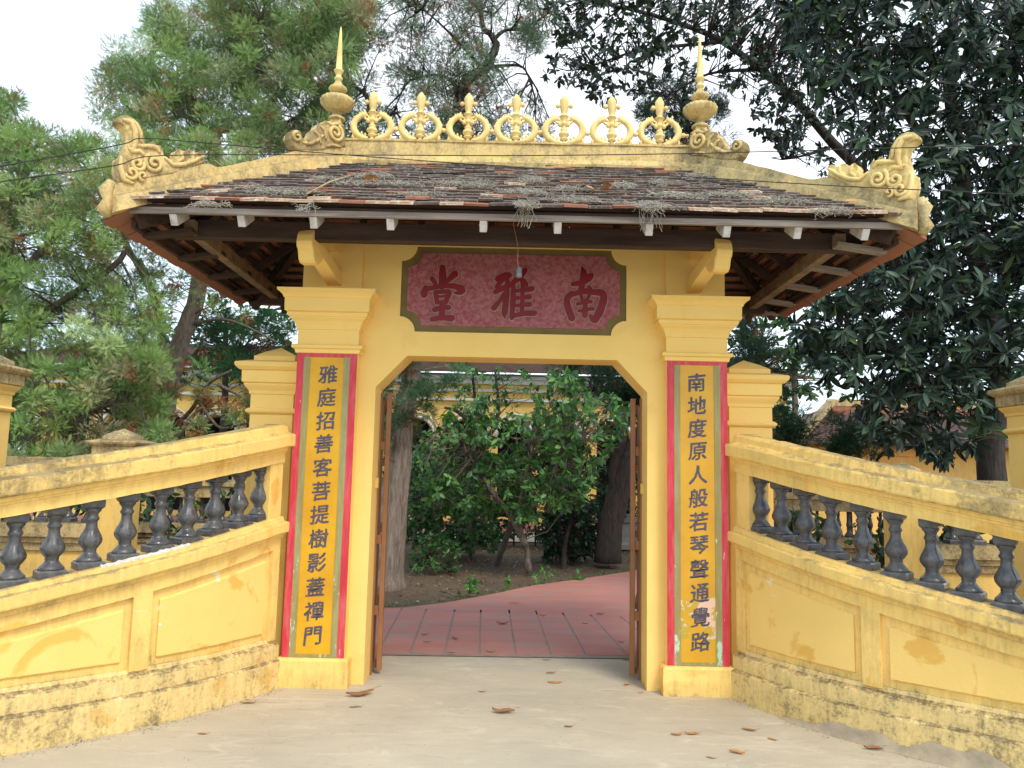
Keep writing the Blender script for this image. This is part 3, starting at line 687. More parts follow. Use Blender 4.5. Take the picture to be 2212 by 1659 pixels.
for r in range(0, 16):
    d = r*EXPO+.08; hw = EX+(RX-EX)*d/SL-.06
    for P, ud, nn in ((Vector((0, EY0, EZ)), upF, nF), (Vector((0, EY1, EBZ)), upB, Vector((0, .5, .85)))):
        c = P+ud*d-nn*.012; mb.beam(c-XD*hw, c+XD*hw, .03, .018)
    d += .075; hw = max(.03, (EY1-EY0)/2*(1-d/SLS)-.06)
    for sx, ud in ((1, upR), (-1, upL)):
        nn = Vector((sx*.55, 0, .83)); c = Vector((sx*ESX, YR+(YC-YR)*(1-d/SLS), ESZ))+ud*d-nn*.012; mb.beam(c-YD*hw, c+YD*hw, .05, .022)
mb.build('battens', M['darkwood'], roof)
# lining boards above the front rafters hide the sky
# ridge and hips
mb = MB(); 
prof = [(-.095, 4.02), (-.105, 4.055), (-.085, 4.10), (-.060, 4.108), (-.055, 4.232), (-.066, 4.236), (-.066, 4.252), (.066, 4.252), (.066, 4.236), (.055, 4.232), (.060, 4.108), (.085, 4.10), (.105, 4.055), (.095, 4.02)]
n = len(prof); nseg = 24; vs_ = []; fs_ = []
for k in range(nseg+1):
    x = -1.50+3.0*k/nseg
    for (dy, z) in prof: vs_.append((x, YR+dy+random.gauss(0, .0015), z+random.gauss(0, .0018)))
for k in range(nseg):
    for i in range(n): vs_; fs_.append((k*n+i, k*n+(i+1) % n, (k+1)*n+(i+1) % n, (k+1)*n+i))
fs_ += [tuple(range(n)), tuple(range((nseg+1)*n-1, nseg*n-1, -1))]
mb.add(vs_, fs_); mb.build('ridge_beam', M['ridge'], roof)
HA = {}
def hip_basis(s, rear=False):
    A = Vector((s*2.55, -1.02 if not rear else 1.52, 0)); B = Vector((s*1.36, .25, 0)); T = (B-A).normalized(); return A, T, Vector((-T.y, T.x, 0))
# height of hip beam (bottom, ledge, top) along u
def interp(u, pts):
    for i in range(len(pts)-1):
        if u <= pts[i+1][0]: 
            t = (u-pts[i][0])/(pts[i+1][0]-pts[i][0]); return pts[i][1]*(1-t)+pts[i+1][1]*t
    return pts[-1][1]
HTOP = [(-.06, 3.345), (-.02, 3.361), (.30, 3.530), (.50, 3.655), (.56, 3.672), (.60, 3.655), (.90, 3.815), (1.22, 3.985), (1.74, 4.19)]
HLED = [(-.06, 3.265), (0, 3.293), (.78, 3.690), (1.37, 3.985), (1.74, 4.10)]
HBOT = [(-.06, 3.15), (.03, 3.20), (.48, 3.42), (.96, 3.64), (1.50, 3.92), (1.74, 4.02)]
for s in (-1, 1):
    for rear in (False, True):
        A, T, Nn = hip_basis(s, rear); vs_ = []; fs_ = []; K = 36; n = 8
        for k in range(K+1):
            u = (.30 if rear else -.06)+(1.44 if rear else 1.80)*k/K; zt, zl, zb = interp(u, HTOP), interp(u, HLED), interp(u, HBOT)
            w1 = .050; w2 = .085; e = .0018
            for dy, z in ((-w2-.01, zb), (-w2, zl-.01), (-w1, zl+.008), (-w1, zt), (w1, zt), (w1, zl+.008), (w2, zl-.01), (w2+.01, zb)):
                q = A+T*u+Nn*dy; vs_.append((q.x+random.gauss(0, e), q.y+random.gauss(0, e), z+random.gauss(0, e)))
        for k in range(K):
            for i in range(n): fs_.append((k*n+i, k*n+(i+1) % n, (k+1)*n+(i+1) % n, (k+1)*n+i))
        fs_ += [tuple(range(n)), tuple(range((K+1)*n-1, K*n-1, -1))]
        mb = MB(); mb.add(vs_, fs_)
        # hip end block, softly swollen
        E_ = A+T*(-.055)
        for (z, w, d) in ():
            pass
        mb.build('hip_beam', M['ridge' if s < 0 else 'ridger'], roof)
        if rear: continue
        mb = MB(); c = A+T*(-.06); mb.tube([(c.x, c.y, 3.36), (c.x-T.x*.03, c.y-T.y*.03, 3.30), (c.x-T.x*.015, c.y-T.y*.015, 3.24), (c.x-T.x*.035, c.y-T.y*.035, 3.18), (c.x-T.x*.01, c.y-T.y*.01, 3.13)], [.036, .048, .034, .046, .026], 10); mb.build('hip_end', M['ridge' if s < 0 else 'ridger'], roof)

# ridge ornaments -------------------------------------------------
def crest(parent, x):
    e = empty('crest_ornament', (x, YR, 4.250), parent)
    mb = MB()
    st_ = [(.050, 0), (.044, .012), (.018, .028), (.016, .045), (.034, .052), (.036, .060), (.022, .070), (.040, .085), (.046, .098), (.040, .110), (.024, .120), (.030, .132), (.030, .142), (.020, .150), (.024, .172), (.038, .184), (.024, .200), (.020, .212), (.034, .246), (.042, .252), (.034, .262), (.022, .268), (.020, .275), (.028, .300), (.032, .330), (.034, .365), (.036, .392), (.030, .408), (.018, .424), (.004, .442)]
    mb.lathe(st_, seg=12, flute=lambda i, a: (.08*math.cos(6*a) if i > 18 else 0)); 
    for sx in (-1, 1):
        mb.ball((sx*.054, 0, .345), .020, 8); mb.tube([(0, 0, .345), (sx*.05, 0, .345)], .009, 6)
        mb.ball((sx*.032, -.014, .176), .019, 8); mb.ball((sx*.027, -.020, .098), .015, 8)
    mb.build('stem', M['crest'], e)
    for sx in (-1, 1):
        mb = MB(); P = []; Rr = []
        for k in range(17):
            a = math.radians(78-k*(78+98)/16); r1 = .152-.004*abs(k-8)/8
            P.append((sx*(.020+.128*max(0, math.cos(a))*1.0+(.0 if a > -1.2 else .0)+.008), 0, .133+.108*math.sin(a))); Rr.append(.0215+.007*math.sin(PI*k/16))
        P[-1] = (sx*.028, 0, .030); mb.tube(P, Rr, 8)
        P2 = [(p[0]+sx*.004, -.015, p[2]) for p in P[2:-2]]; mb.tube(P2, [.009]*len(P2), 6)
        # the ring's upper end rolls into a volute against the stem; small leaves break its outline
        V_ = [(sx*(.043+.026*(1-.7*t)*math.cos(1.5-2*PI*1.15*t)), -.012*t, .212+.026*(1-.7*t)*math.sin(1.5-2*PI*1.15*t)) for t in np.linspace(0, 1, 14)]; mb.tube(V_, [.013*(1-.35*t) for t in np.linspace(0, 1, 14)], 6)
        for a_ in (1.15, .62, .15, -.30, -.75):
            cx_, cz_ = sx*(.028+.148*math.cos(a_)), .133+.128*math.sin(a_); mb.tube([(cx_-sx*.012, 0, cz_-.010), (cx_+sx*.004*math.cos(a_), 0, cz_+.004), (cx_+sx*.006, 0, cz_+.016)], [.014, .010, .002], 5)
        for a_ in (-.9, -1.25):
            cx_, cz_ = sx*(.028+.100*math.cos(a_)), .133+.083*math.sin(a_); mb.tube([(cx_, 0, cz_-.008), (cx_-sx*.006, -.006, cz_+.012), (cx_-sx*.002, 0, cz_+.024)], [.012, .009, .002], 5)
        mb.tube([(sx*.055, 0, .240), (sx*.070, 0, .262), (sx*.062, 0, .275)], [.014, .011, .003], 6)
        mb.tube([(sx*.095, 0, .228), (sx*.110, 0, .246), (sx*.104, 0, .258)], [.013, .009, .003], 6)
        mb.tube([(sx*.118, 0, .050), (sx*.122, -.004, .085), (sx*.112, 0, .098)], [.016, .010, .002], 6)
        mb.tube([(sx*.060, 0, .028), (sx*.078, -.006, .058), (sx*.074, 0, .070)], [.013, .008, .002], 6)
        mb.tube([(sx*.150, 0, .070), (sx*.160, 0, .040), (sx*.140, 0, .012)], [.012, .014, .012], 6); mb.ball((sx*.136, 0, .012), .016, 8)
        mb.tube([(sx*.03, 0, .020), (sx*.09, 0, .018), (sx*.14, 0, .008)], [.012, .013, .010], 6)
        mb.build('scroll_ring', M['crest'], e)
    mb = MB(); mb.ball((.1965, 0, .112), .020, 8, (1.1, 1, 1)); mb.tube([(.150, 0, .112), (.240, 0, .112)], .012, 6); mb.build('link_boss', M['crest'], e)
    return e
c0 = crest(roof, -1.200)
for i in range(1, 7):
    c = copy_tree(c0, roof); c.location.x = -1.200+i*.3965
def spire(x):
    e = empty('spire', (x, YR, 4.245), roof); mb = MB()
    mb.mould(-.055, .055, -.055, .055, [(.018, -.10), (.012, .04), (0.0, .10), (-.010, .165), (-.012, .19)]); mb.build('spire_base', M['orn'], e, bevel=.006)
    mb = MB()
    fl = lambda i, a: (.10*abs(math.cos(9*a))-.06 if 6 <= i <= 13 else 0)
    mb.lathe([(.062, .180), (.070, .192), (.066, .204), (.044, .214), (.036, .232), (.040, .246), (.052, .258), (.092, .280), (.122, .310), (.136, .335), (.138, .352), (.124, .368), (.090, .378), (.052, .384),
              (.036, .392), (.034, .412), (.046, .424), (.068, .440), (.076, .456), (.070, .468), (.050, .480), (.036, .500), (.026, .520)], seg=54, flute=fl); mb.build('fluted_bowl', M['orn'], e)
    mb = MB(); mb.lathe([(.026, .518), (.024, .535), (.034, .542), (.036, .552), (.024, .560), (.022, .585), (.030, .592), (.032, .604), (.040, .612), (.042, .620), (.030, .628), (.027, .634), (.024, .72), (.018, .84), (.011, .95), (.003, 1.01)], seg=12); mb.build('needle', M['crest'], e)
spire(-1.50); spire(1.515)
def relief(name, s, outline, spirals, ribs, mat, thick=.055, u0=0):
    """solid carved ornament standing on a hip: outline cut in the hip's own plane, with raised scrolls on both faces"""
    A, T, Nn = hip_basis(s); e = empty(name, (0, 0, 0), roof)
    def W(u, z, d): q = A+T*u+Nn*d; return (q.x, q.y, z)
    n = len(outline); mb = MB()
    cu = sum(p[0] for p in outline)/n; cz = sum(p[1] for p in outline)/n
    rings = []
    for d, sc in ((-thick, .93), (-thick*.6, 1), (thick*.6, 1), (thick, .93)):
        rings.append([W(cu+(u-cu)*sc, cz+(z-cz)*sc, d) for u, z in outline])
    vs_ = sum(rings, []); fs_ = [tuple(range(n)), tuple(range(4*n-1, 3*n-1, -1))]
    for r in range(3):
        for i in range(n): fs_.append((r*n+i, (r+1)*n+i, (r+1)*n+(i+1) % n, r*n+(i+1) % n))
    mb.add(vs_, fs_); mb.build('body', mat, e, bevel=.01)
    mb = MB()
    for sd_ in (-1, 1):
        for (u, z, r, turns, ph, sg, w) in spirals:
            P = []; Rr = []; N = int(14*turns)
            for k in range(N+1):
                t = k/N; a = ph+sg*2*PI*turns*t; rr = r*(1-.85*t); P.append(W(u+rr*math.cos(a), z+rr*math.sin(a), sd_*(thick+.004+.014*t))); Rr.append(w*1.25*(1-.3*t))
            mb.tube(P, Rr, 6)
        for pts, w in ribs:
            Q = []; 
            for i in range(len(pts)-1):
                for k in range(4): t = k/4; Q.append((pts[i][0]*(1-t)+pts[i+1][0]*t, pts[i][1]*(1-t)+pts[i+1][1]*t))
            Q.append(pts[-1]); N = len(Q); mb.tube([W(u, z, sd_*(thick+.002)) for u, z in Q], [w*1.15*(.45+.55*math.sin(PI*(i+.6)/(N+.2))) for i in range(N)], 6)
    mb.build('carving', mat, e)
    return e
PHX = [(-.045, 3.34), (-.055, 3.43), (-.058, 3.50), (-.034, 3.545), (-.020, 3.60), (-.010, 3.655), (-.020, 3.700), (-.045, 3.735), (-.085, 3.752), (-.082, 3.775), (-.055, 3.806), (-.018, 3.822), (.020, 3.815), (.055, 3.785), (.078, 3.750), (.090, 3.710), (.096, 3.675), (.105, 3.650), (.135, 3.690), (.158, 3.705), (.176, 3.678), (.205, 3.690), (.222, 3.662), (.228, 3.628),
       (.255, 3.600), (.290, 3.612), (.312, 3.640), (.306, 3.672), (.322, 3.706), (.345, 3.706), (.362, 3.690), (.395, 3.722), (.425, 3.730), (.445, 3.712), (.490, 3.742), (.515, 3.738), (.510, 3.700), (.520, 3.66), (.40, 3.57), (.30, 3.51), (.10, 3.41)]
PSP = [(.165, 3.545, .062, 1.6, 2.2, 1, .013), (.060, 3.510, .048, 1.4, 0.5, -1, .013), (.030, 3.440, .045, 1.2, 3.6, 1, .012), (.100, 3.440, .032, 1.1, 5, -1, .010)]
PRB = [([(-.05, 3.775), (.005, 3.775), (.035, 3.72), (.04, 3.64), (.02, 3.57)], .018), ([(-.02, 3.79), (.035, 3.775), (.068, 3.72), (.075, 3.66)], .013), ([(-.04, 3.53), (-.035, 3.45), (-.01, 3.38), (.05, 3.375)], .016), ([(.05, 3.63), (.12, 3.65), (.17, 3.66), (.2, 3.63)], .016),
       ([(.23, 3.61), (.29, 3.575), (.36, 3.60), (.43, 3.65), (.50, 3.71)], .016), ([(.33, 3.69), (.35, 3.64), (.31, 3.60)], .012), ([(.42, 3.71), (.42, 3.66), (.38, 3.63)], .011), ([(0.0, 3.60), (.03, 3.585), (.07, 3.60), (.10, 3.58)], .014)]
SCR = [(1.215, 3.975), (1.170, 4.010), (1.145, 4.060), (1.150, 4.110), (1.175, 4.142), (1.215, 4.148), (1.238, 4.125), (1.240, 4.095), (1.265, 4.082), (1.300, 4.110), (1.320, 4.150), (1.335, 4.195), (1.372, 4.222), (1.380, 4.262), (1.425, 4.282), (1.450, 4.318), (1.490, 4.322), (1.515, 4.352), (1.560, 4.345), (1.60, 4.352), (1.640, 4.320), (1.655, 4.16), (1.45, 4.06), (1.33, 4.01)]
SSP = [(1.535, 4.235, .075, 1.7, 1.2, -1, .014), (1.200, 4.085, .040, 1.2, 1.6, 1, .012)]
SRB = [([(1.25, 4.06), (1.31, 4.07), (1.38, 4.12), (1.43, 4.18)], .015), ([(1.35, 4.19), (1.39, 4.16), (1.41, 4.10)], .013), ([(1.40, 4.25), (1.44, 4.22), (1.455, 4.15)], .013), ([(1.46, 4.30), (1.50, 4.29), (1.55, 4.32), (1.61, 4.32)], .013), ([(1.46, 4.10), (1.52, 4.13), (1.60, 4.14)], .012)]
for s in (-1, 1):
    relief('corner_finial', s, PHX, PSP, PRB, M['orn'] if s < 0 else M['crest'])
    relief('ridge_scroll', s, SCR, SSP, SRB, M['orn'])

# ------------------------------------------------------------------ curved wing walls
def catmull(P, m=8):
    P = [np.array(p, float) for p in P]; Q = [2*P[0]-P[1]]+P+[2*P[-1]-P[-2]]; out = []
    for i in range(1, len(Q)-2):
        for k in range(m):
            t = k/m; out.append(.5*((2*Q[i])+(Q[i+1]-Q[i-1])*t+(2*Q[i-1]-5*Q[i]+4*Q[i+1]-Q[i+2])*t*t+(3*Q[i]-Q[i-1]-3*Q[i+1]+Q[i+2])*t**3))
    out.append(P[-1]); return np.array(out)
WC = catmull([(1.610, -.06), (1.625, -.15), (1.81, -.52), (2.0, -.825), (2.19, -1.05), (2.40, -1.25), (2.65, -1.475), (2.95, -1.73), (3.22, -1.95)])
WS = np.concatenate([[0], np.cumsum(np.linalg.norm(np.diff(WC, axis=0), axis=1))]) - 0.09
def wpt(s_, off, side):
    x = np.interp(s_, WS, WC[:, 0]); y = np.interp(s_, WS, WC[:, 1])
    x2 = np.interp(s_+.03, WS, WC[:, 0]); y2 = np.interp(s_+.03, WS, WC[:, 1]); x1 = np.interp(s_-.03, WS, WC[:, 0]); y1 = np.interp(s_-.03, WS, WC[:, 1])
    tx, ty = x2-x1, y2-y1; l = math.hypot(tx, ty); nx_, ny_ = -ty/l, tx/l       # pointing inwards (away from the street)
    return (side*(x+nx_*off), y+ny_*off)
DROP = lambda s_: -0.187*max(0, s_)
def wsweep(mb, side, prof, s0, s1, n=40, jit=.0012):
    """prof: (offset, z_level, follows_slope)"""
    k = len(prof); vs_ = []; fs_ = []
    for i in range(n+1):
        s_ = s0+(s1-s0)*i/n
        for off, z, sl in prof:
            x, y = wpt(s_, off, side); vs_.append((x, y, z+(DROP(s_) if sl else 0)+random.gauss(0, jit)))
    for i in range(n):
        for j in range(k): fs_.append((i*k+j, (i+1)*k+j, (i+1)*k+(j+1) % k, i*k+(j+1) % k))
    fs_ += [tuple(range(k)), tuple(range((n+1)*k-1, n*k-1, -1))]
    mb.add(vs_, fs_)
def baluster_mesh(H=.40, name='baluster'):
    mb = MB(); fl = lambda i, a: (.07*math.cos(8*a) if 8 <= i <= 12 else 0)
    mb.lathe([(.070, .040), (.068, .052), (.060, .062), (.050, .072), (.040, .086), (.034, .094), (.038, .100), (.036, .110), (.046, .124), (.060, .146), (.063, .165), (.055, .190), (.042, .215), (.033, .240), (.030, .262), (.031, .276), (.038, .284), (.040, .294), (.034, .304), (.031, .312), (.036, .326), (.046, .338), (.050, .352)], seg=24, flute=fl)
    mb.mould(-.066, .066, -.066, .066, [(.008, -.06), (.010, .006), (.010, .030), (.004, .038), (-.005, .042)])
    mb.mould(-.046, .046, -.046, .046, [(-.004, .350), (.004, .358), (.008, .366), (.008, H+.05)])
    return mb.mesh(name, [M['glaze']])
BAL = baluster_mesh()
S_END = 2.25
wings = {}
for side, nm in ((-1, 'left'), (1, 'right')):
    w = empty('wing_wall', (0, 0, 0)); wings[side] = w
    tag(w, 'curved yellow balustraded wall sweeping out from the %s pillar, with dark glazed balusters' % nm, 'balustrade wall', 'curved wing walls flanking the gate')
    mb = MB(); wsweep(mb, side, [(0, -.03, 0), (0, .185, 0), (.012, .195, 0), (.045, .203, 0), (.34, .203, 0), (.34, -.03, 0)], -.05, S_END, jit=.002); mb.build('plinth', M['plinth'], w)
    mb = MB(); wsweep(mb, side, [(.034, .20, 0), (.034, .285, 0), (.046, .297, 0), (.078, .310, 0), (.085, .335, 0), (.31, .335, 0), (.31, .20, 0)], -.05, S_END, jit=.0015); mb.build('upper_plinth', M['plinth'], w)
    mb = MB(); wsweep(mb, side, [(.095, .33, 0), (.095, 1.02, 1), (.29, 1.02, 1), (.29, .33, 0)], -.05, S_END); mb.build('wall_core', M['wing'], w)
    # frame round the panels
    mb = MB(); wsweep(mb, side, [(.064, .975, 1), (.064, 1.062, 1), (.09, 1.062, 1), (.094, .975, 1)], -.05, S_END); 
    for a, b_ in ((-.05, .045), (1.0, 1.115), (2.08, 2.25)):
        wsweep(mb, side, [(.064, .325, 0), (.064, .98, 1), (.094, .98, 1), (.094, .325, 0)], a, b_, 6)
    mb.build('panel_frame', M['wing'], w)
    for a, b_ in ((.095, .945), (1.165, 2.03)):
        mb = MB(); wsweep(mb, side, [(.082, .385, 0), (.080, .39, 0), (.080, .90, 1), (.082, .905, 1), (.094, .912, 1), (.094, .378, 0)], a, b_, 24); mb.build('panel', M['panel'], w)
    mb = MB(); wsweep(mb, side, [(.050, 1.058, 1), (.046, 1.066, 1), (.046, 1.078, 1), (.036, 1.082, 1), (.030, 1.092, 1), (.006, 1.098, 1), (.004, 1.106, 1), (.002, 1.160, 1), (.010, 1.168, 1), (.044, 1.176, 1), (.048, 1.182, 1), (.050, 1.200, 1), (.058, 1.208, 1), (.30, 1.208, 1), (.33, 1.17, 1), (.33, 1.10, 1), (.29, 1.06, 1)], -.05, S_END); mb.build('lower_rail', M['lcoping'], w)
    mb = MB(); wsweep(mb, side, [(.064, 1.603, 1), (.062, 1.668, 1), (.054, 1.672, 1), (.053, 1.682, 1), (.040, 1.690, 1), (.036, 1.718, 1), (.28, 1.718, 1), (.26, 1.603, 1)], -.05, S_END); mb.build('frieze', M['wing'], w)
    mb = MB(); wsweep(mb, side, [(.036, 1.714, 1), (-.004, 1.722, 1), (-.008, 1.730, 1), (-.010, 1.800, 1), (-.004, 1.812, 1), (.046, 1.826, 1), (.052, 1.832, 1), (.056, 1.868, 1), (.066, 1.882, 1), (.250, 1.882, 1), (.262, 1.83, 1), (.32, 1.81, 1), (.32, 1.72, 1)], -.05, S_END, jit=.002); mb.build('coping', M['coping'], w)
    mb = MB(); wsweep(mb, side, [(.075, 1.19, 1), (.075, 1.62, 1), (.26, 1.62, 1), (.26, 1.19, 1)], -.05, .11, 6); wsweep(mb, side, [(.075, 1.19, 1), (.075, 1.62, 1), (.26, 1.62, 1), (.26, 1.19, 1)], 2.10, 2.25, 6); mb.build('end_pier', M['wing'], w)
    xs_ = [1.818, 1.906, 2.005, 2.112, 2.228, 2.368, 2.510, 2.655, 2.80, 2.93] if side < 0 else [1.826, 1.917, 2.015, 2.123, 2.252, 2.390, 2.535, 2.675, 2.82, 2.95]
    grid = np.linspace(0, 2.2, 300); gx = np.array([abs(wpt(q, .165, 1)[0]) for q in grid]); 
    for xx in xs_:
        s_ = float(np.interp(xx, gx, grid)); x, y = wpt(s_, .165, side)
        if s_ > 2.08: continue
        o = link(bpy.data.objects.new('baluster', BAL), w); o.location = (x, y, 1.205+DROP(s_)-.004)
        x2, y2 = wpt(s_+.02, .165, side); o.rotation_euler = (0, 0, math.atan2(y2-y, x2-x)+random.gauss(0, .03))
wings[-1]['label'] = 'left curved yellow balustrade wall with peeling panels and a white chipped patch on its lower rail'
wings[1]['label'] = 'right curved yellow balustrade wall with blackened plinth, ending near the broken pavement edge'
# white chipped lip on the left lower rail, and crumbled render at the right foot
mb = MB(); wsweep(mb, -1, [(.050, 1.195, 1), (.048, 1.207, 1), (.060, 1.213, 1), (.085, 1.213, 1), (.09, 1.20, 1)], .78, 1.32, 26, jit=.004); mb.build('broken_edge', simple('fresh_broken_plaster', (0.82, 0.78, 0.72), (0.6, 0.52, 0.42), 30, 0.9), wings[-1])
mb = MB(); vs_ = []; fs_ = []; K = 70
for i in range(K+1):
    s_ = .46+1.78*i/K; h = .010+.10*min(1, (s_-.46)/.6)*(.75+.22*math.sin(9*s_)+.16*math.sin(23*s_+1)+random.uniform(-.07, .07))
    for off, z in ((-.004, h), (-.009-.002*random.random(), h*.72), (-.013-.003*random.random(), h*.35), (-.028-.008*random.random(), .001)):
        x, y = wpt(s_, off, 1); vs_.append((x, y, z))
    if i: b = (i-1)*4; fs_ += [(b+j, b+4+j, b+5+j, b+1+j) for j in range(3)]
mb.add(vs_, fs_, 0, True); crumb = mb.build('broken_render', simple('bare_render', (0.34, 0.27, 0.19), (0.50, 0.40, 0.27), 7, 0.9, bump=.5, bs=18), wings[1])

# posts ------------------------------------------------------------
def post(x, y, z0, ztop, w, name, label, mat, matcap, group=None, pyr=.10, rot=0):
    e = empty(name, (x, y, 0)); e.rotation_euler = (0, 0, rot); tag(e, label, 'post', group)
    h = w/2; k = w/.34
    mb = MB(); mb.box(-h, h, -h, h, z0, ztop-(pyr+.4555)*k); mb.build('shaft', mat, e, bevel=.005)
    t = ztop-pyr*k
    mb = MB(); mb.mould(-h, h, -h, h, [(.0, t-.455*k), (.012, t-.45*k), (.026, t-.44*k), (.030, t-.425*k), (.014, t-.41*k), (.0, t-.405*k), (.0, t-.30*k), (.010, t-.295*k), (.014, t-.27*k), (.036, t-.24*k), (.044, t-.225*k), (.044, t-.215*k), (.036, t-.212*k)]); mb.build('neck', mat, e)
    mb = MB(); mb.mould(-h, h, -h, h, [(.040, t-.214*k), (.058, t-.205*k), (.060, t-.115*k), (.078, t-.108*k), (.100, t-.085*k), (.106, t-.065*k), (.100, t-.050*k), (.02, t-.028*k)]); mb.build('cap_slab', matcap, e)
    mb = MB(); mb.mould(-h, h, -h, h, [(-.006, t-.045*k), (-.006, t+.01*k), (-h*.45, t+.055*k), (-h*.98, ztop)]); mb.build('cap_pyramid', matcap, e)
    return e
post(-1.865, .30, 0, 2.52, .335, 'gate_post', 'clean yellow post with pyramid cap against the left pillar', M['trim'], M['trim'], 'posts beside the gate pillars')
post(1.865, .30, 0, 2.50, .335, 'gate_post', 'clean yellow post with hairline crack and pyramid cap against the right pillar', M['trim'], M['trim'], 'posts beside the gate pillars')
post(-4.74, 1.0, 0, 2.56, .34, 'outer_post', 'tall yellow post with stained cap cut off by the left picture edge', M['trim'], M['old'], 'tall outer fence posts')
post(4.70, 1.0, 0, 2.56, .34, 'outer_post', 'tall yellow post with grimy cap cut off by the right picture edge', M['trim'], M['old'], 'tall outer fence posts')
post(-4.02, 2.15, 0, 1.92, .30, 'fence_post', 'low post with lichened pyramid cap behind the left wing wall', M['bwall'], M['old'], 'low rear fence posts')
post(4.05, 2.15, 0, 1.75, .28, 'fence_post', 'low yellow post seen between the right wing wall balusters', M['bwall'], M['old'], 'low rear fence posts')
# rear fence: outer run on a solid wall, inner run a garden balustrade further back
BAL2 = baluster_mesh(.34, 'fence_baluster')
def fence(xa, xb, y, zb, zt, label, wallh, step, sc, nm='rear_fence'):
    e = empty(nm, (xa, y, 0)); tag(e, label, 'fence', 'balustrade fences behind the wing walls')
    L = xb-xa; sgn = 1 if L > 0 else -1; L = abs(L)
    def bx(y0, y1, z0, z1, name, mat): 
        mb = MB(); a, b_ = sorted((0, sgn*L)); mb.box(a, b_, y0, y1, z0, z1); mb.build(name, mat, e, bevel=.006)
    bx(-.10, .10, 0, zb-.28, 'fence_wall', M['bwall'])
    bx(-.13, .13, zb-.28, zb-.20, 'cornice', M['old']); bx(-.16, .16, zb-.20, zb-.14, 'cornice', M['old']); bx(-.20, .20, zb-.14, zb, 'ledge', M['old'])
    bx(-.15, .15, zt, zt+.16, 'top_rail', M['old']); bx(-.19, .19, zt+.16, zt+.25, 'coping', M['old'])
    n = int(L/step)
    for i in range(n):
        o = link(bpy.data.objects.new('baluster', BAL2), e); o.scale = (sc, sc, (zt-zb)/.34); o.location = (sgn*(i+.5)*step, 0, zb)
    return e
fence(-4.17, -9.0, 2.15, .955, 1.36, 'weathered balustrade fence seen through the far left balusters', 1, .24, .88)
fence(4.19, 9.0, 2.15, .93, 1.33, 'weathered balustrade fence seen through the far right balusters', 1, .24, .88)
fence(-3.55, -5.9, 5.2, .74, 1.10, 'small stained garden balustrade in the shade behind the left wing wall', 1, .15, .62, 'garden_balustrade')
fence(3.55, 5.9, 5.2, .74, 1.10, 'small stained garden balustrade in the shade behind the right wing wall', 1, .15, .62, 'garden_balustrade')

# ------------------------------------------------------------------ buildings behind
def arcade(x0, x1, y, n, parent, zc=2.42, r=.44, ztop=3.36, zb=.35):
    """front wall with round-headed openings cut through it"""
    import bmesh
    L = (x1-x0)/n; bm = bmesh.new(); vo = []; edges = []
    def loop(pts):
        v = [bm.verts.new((p[0], y, p[1])) for p in pts]
        for i in range(len(v)): edges.append(bm.edges.new((v[i], v[(i+1) % len(v)])))
    loop([(x0, 0), (x1, 0), (x1, ztop), (x0, ztop)])
    mbA = []
    for i in range(n):
        cx_ = x0+(i+.5)*L; pts = [(cx_-r, zb), (cx_+r, zb)]+[(cx_+r*math.cos(a), zc+r*math.sin(a)) for a in np.linspace(0, PI, 13)]
        loop(pts); mbA.append((cx_, pts))
    bmesh.ops.triangle_fill(bm, use_beauty=True, edges=edges)
    bm.verts.index_update(); mb = MB(); mb.add([tuple(v.co) for v in bm.verts], [tuple(v.index for v in f.verts) for f in bm.faces]); bm.free()
    for cx_, pts in mbA:
        k = len(pts); mb.add([(p[0], y, p[1]) for p in pts]+[(p[0], y+.25, p[1]) for p in pts], [(i, i+k, (i+1) % k+k, (i+1) % k) for i in range(k)])
    mb.build('wall', M['bwall'], parent)
    for cx_, pts in mbA:
        mb = MB(); A = [(cx_+(r+.05)*math.cos(a), y-.05, zc+(r+.05)*math.sin(a)) for a in np.linspace(0, PI, 15)]
        mb.tube(A, .045, 4); A = [(cx_+(r+.17)*math.cos(a), y-.04, zc+(r+.17)*math.sin(a)) for a in np.linspace(0, PI, 15)]; mb.tube(A, .025, 4); mb.build('archivolt', M['white'], parent)
        mb = MB(); mb.box(cx_-L/2-.07, cx_-L/2+.07, y-.06, y-.002, .0, zc-.04); mb.box(cx_-L/2-.10, cx_-L/2+.10, y-.09, y-.003, zc-.04, zc+.06); mb.build('pilaster', M['bwall'], parent)
hall = empty('temple_hall', (-4, 14.2, 0)); tag(hall, 'long yellow hall with white cornices and a row of arches behind the trees', 'building')
hall_inv = Matrix.Translation((4, -14.2, 0))
tmp = empty('tmpx')
def addpart(mb, name, mat, parent, off):
    o = mb.build(name, mat, parent); o.matrix_parent_inverse = Matrix.Translation([-c for c in off]); return o
class Off:
    pass
hall.location = (0, 0, 0)
arcade(-13.5, 7.2, 14.2, 16, hall)
mb = MB(); mb.box(-13.5, 7.2, 15.6, 15.8, 0, 3.9); mb.build('arch_shade_wall', M['dark'], hall)  # slab coloured near-black so the arches read as shaded openings
for z0, z1, p_, mt in ((3.36, 3.42, .10, 'white'), (3.42, 3.60, .03, 'bwall'), (3.60, 3.66, .12, 'white'), (3.66, 3.80, .06, 'bwall'), (3.80, 3.92, .16, 'white'), (3.92, 4.00, .26, 'white'), (4.00, 4.06, .20, 'stone')):
    mb = MB(); mb.box(-13.5-p_, 7.2+p_, 14.2-p_, 15.0, z0, z1); mb.build('cornice', M[mt], hall)
mb = MB(); mb.box(-13.5, 7.2, 14.16, 14.30, .0, .22); mb.build('base_course', M['redpath'], hall)
roofm = tilemat('far_roof_tiles', (0.14, 0.085, 0.065), (0.10, 0.06, 0.05), (0.34, 0.24, 0.2), .6)
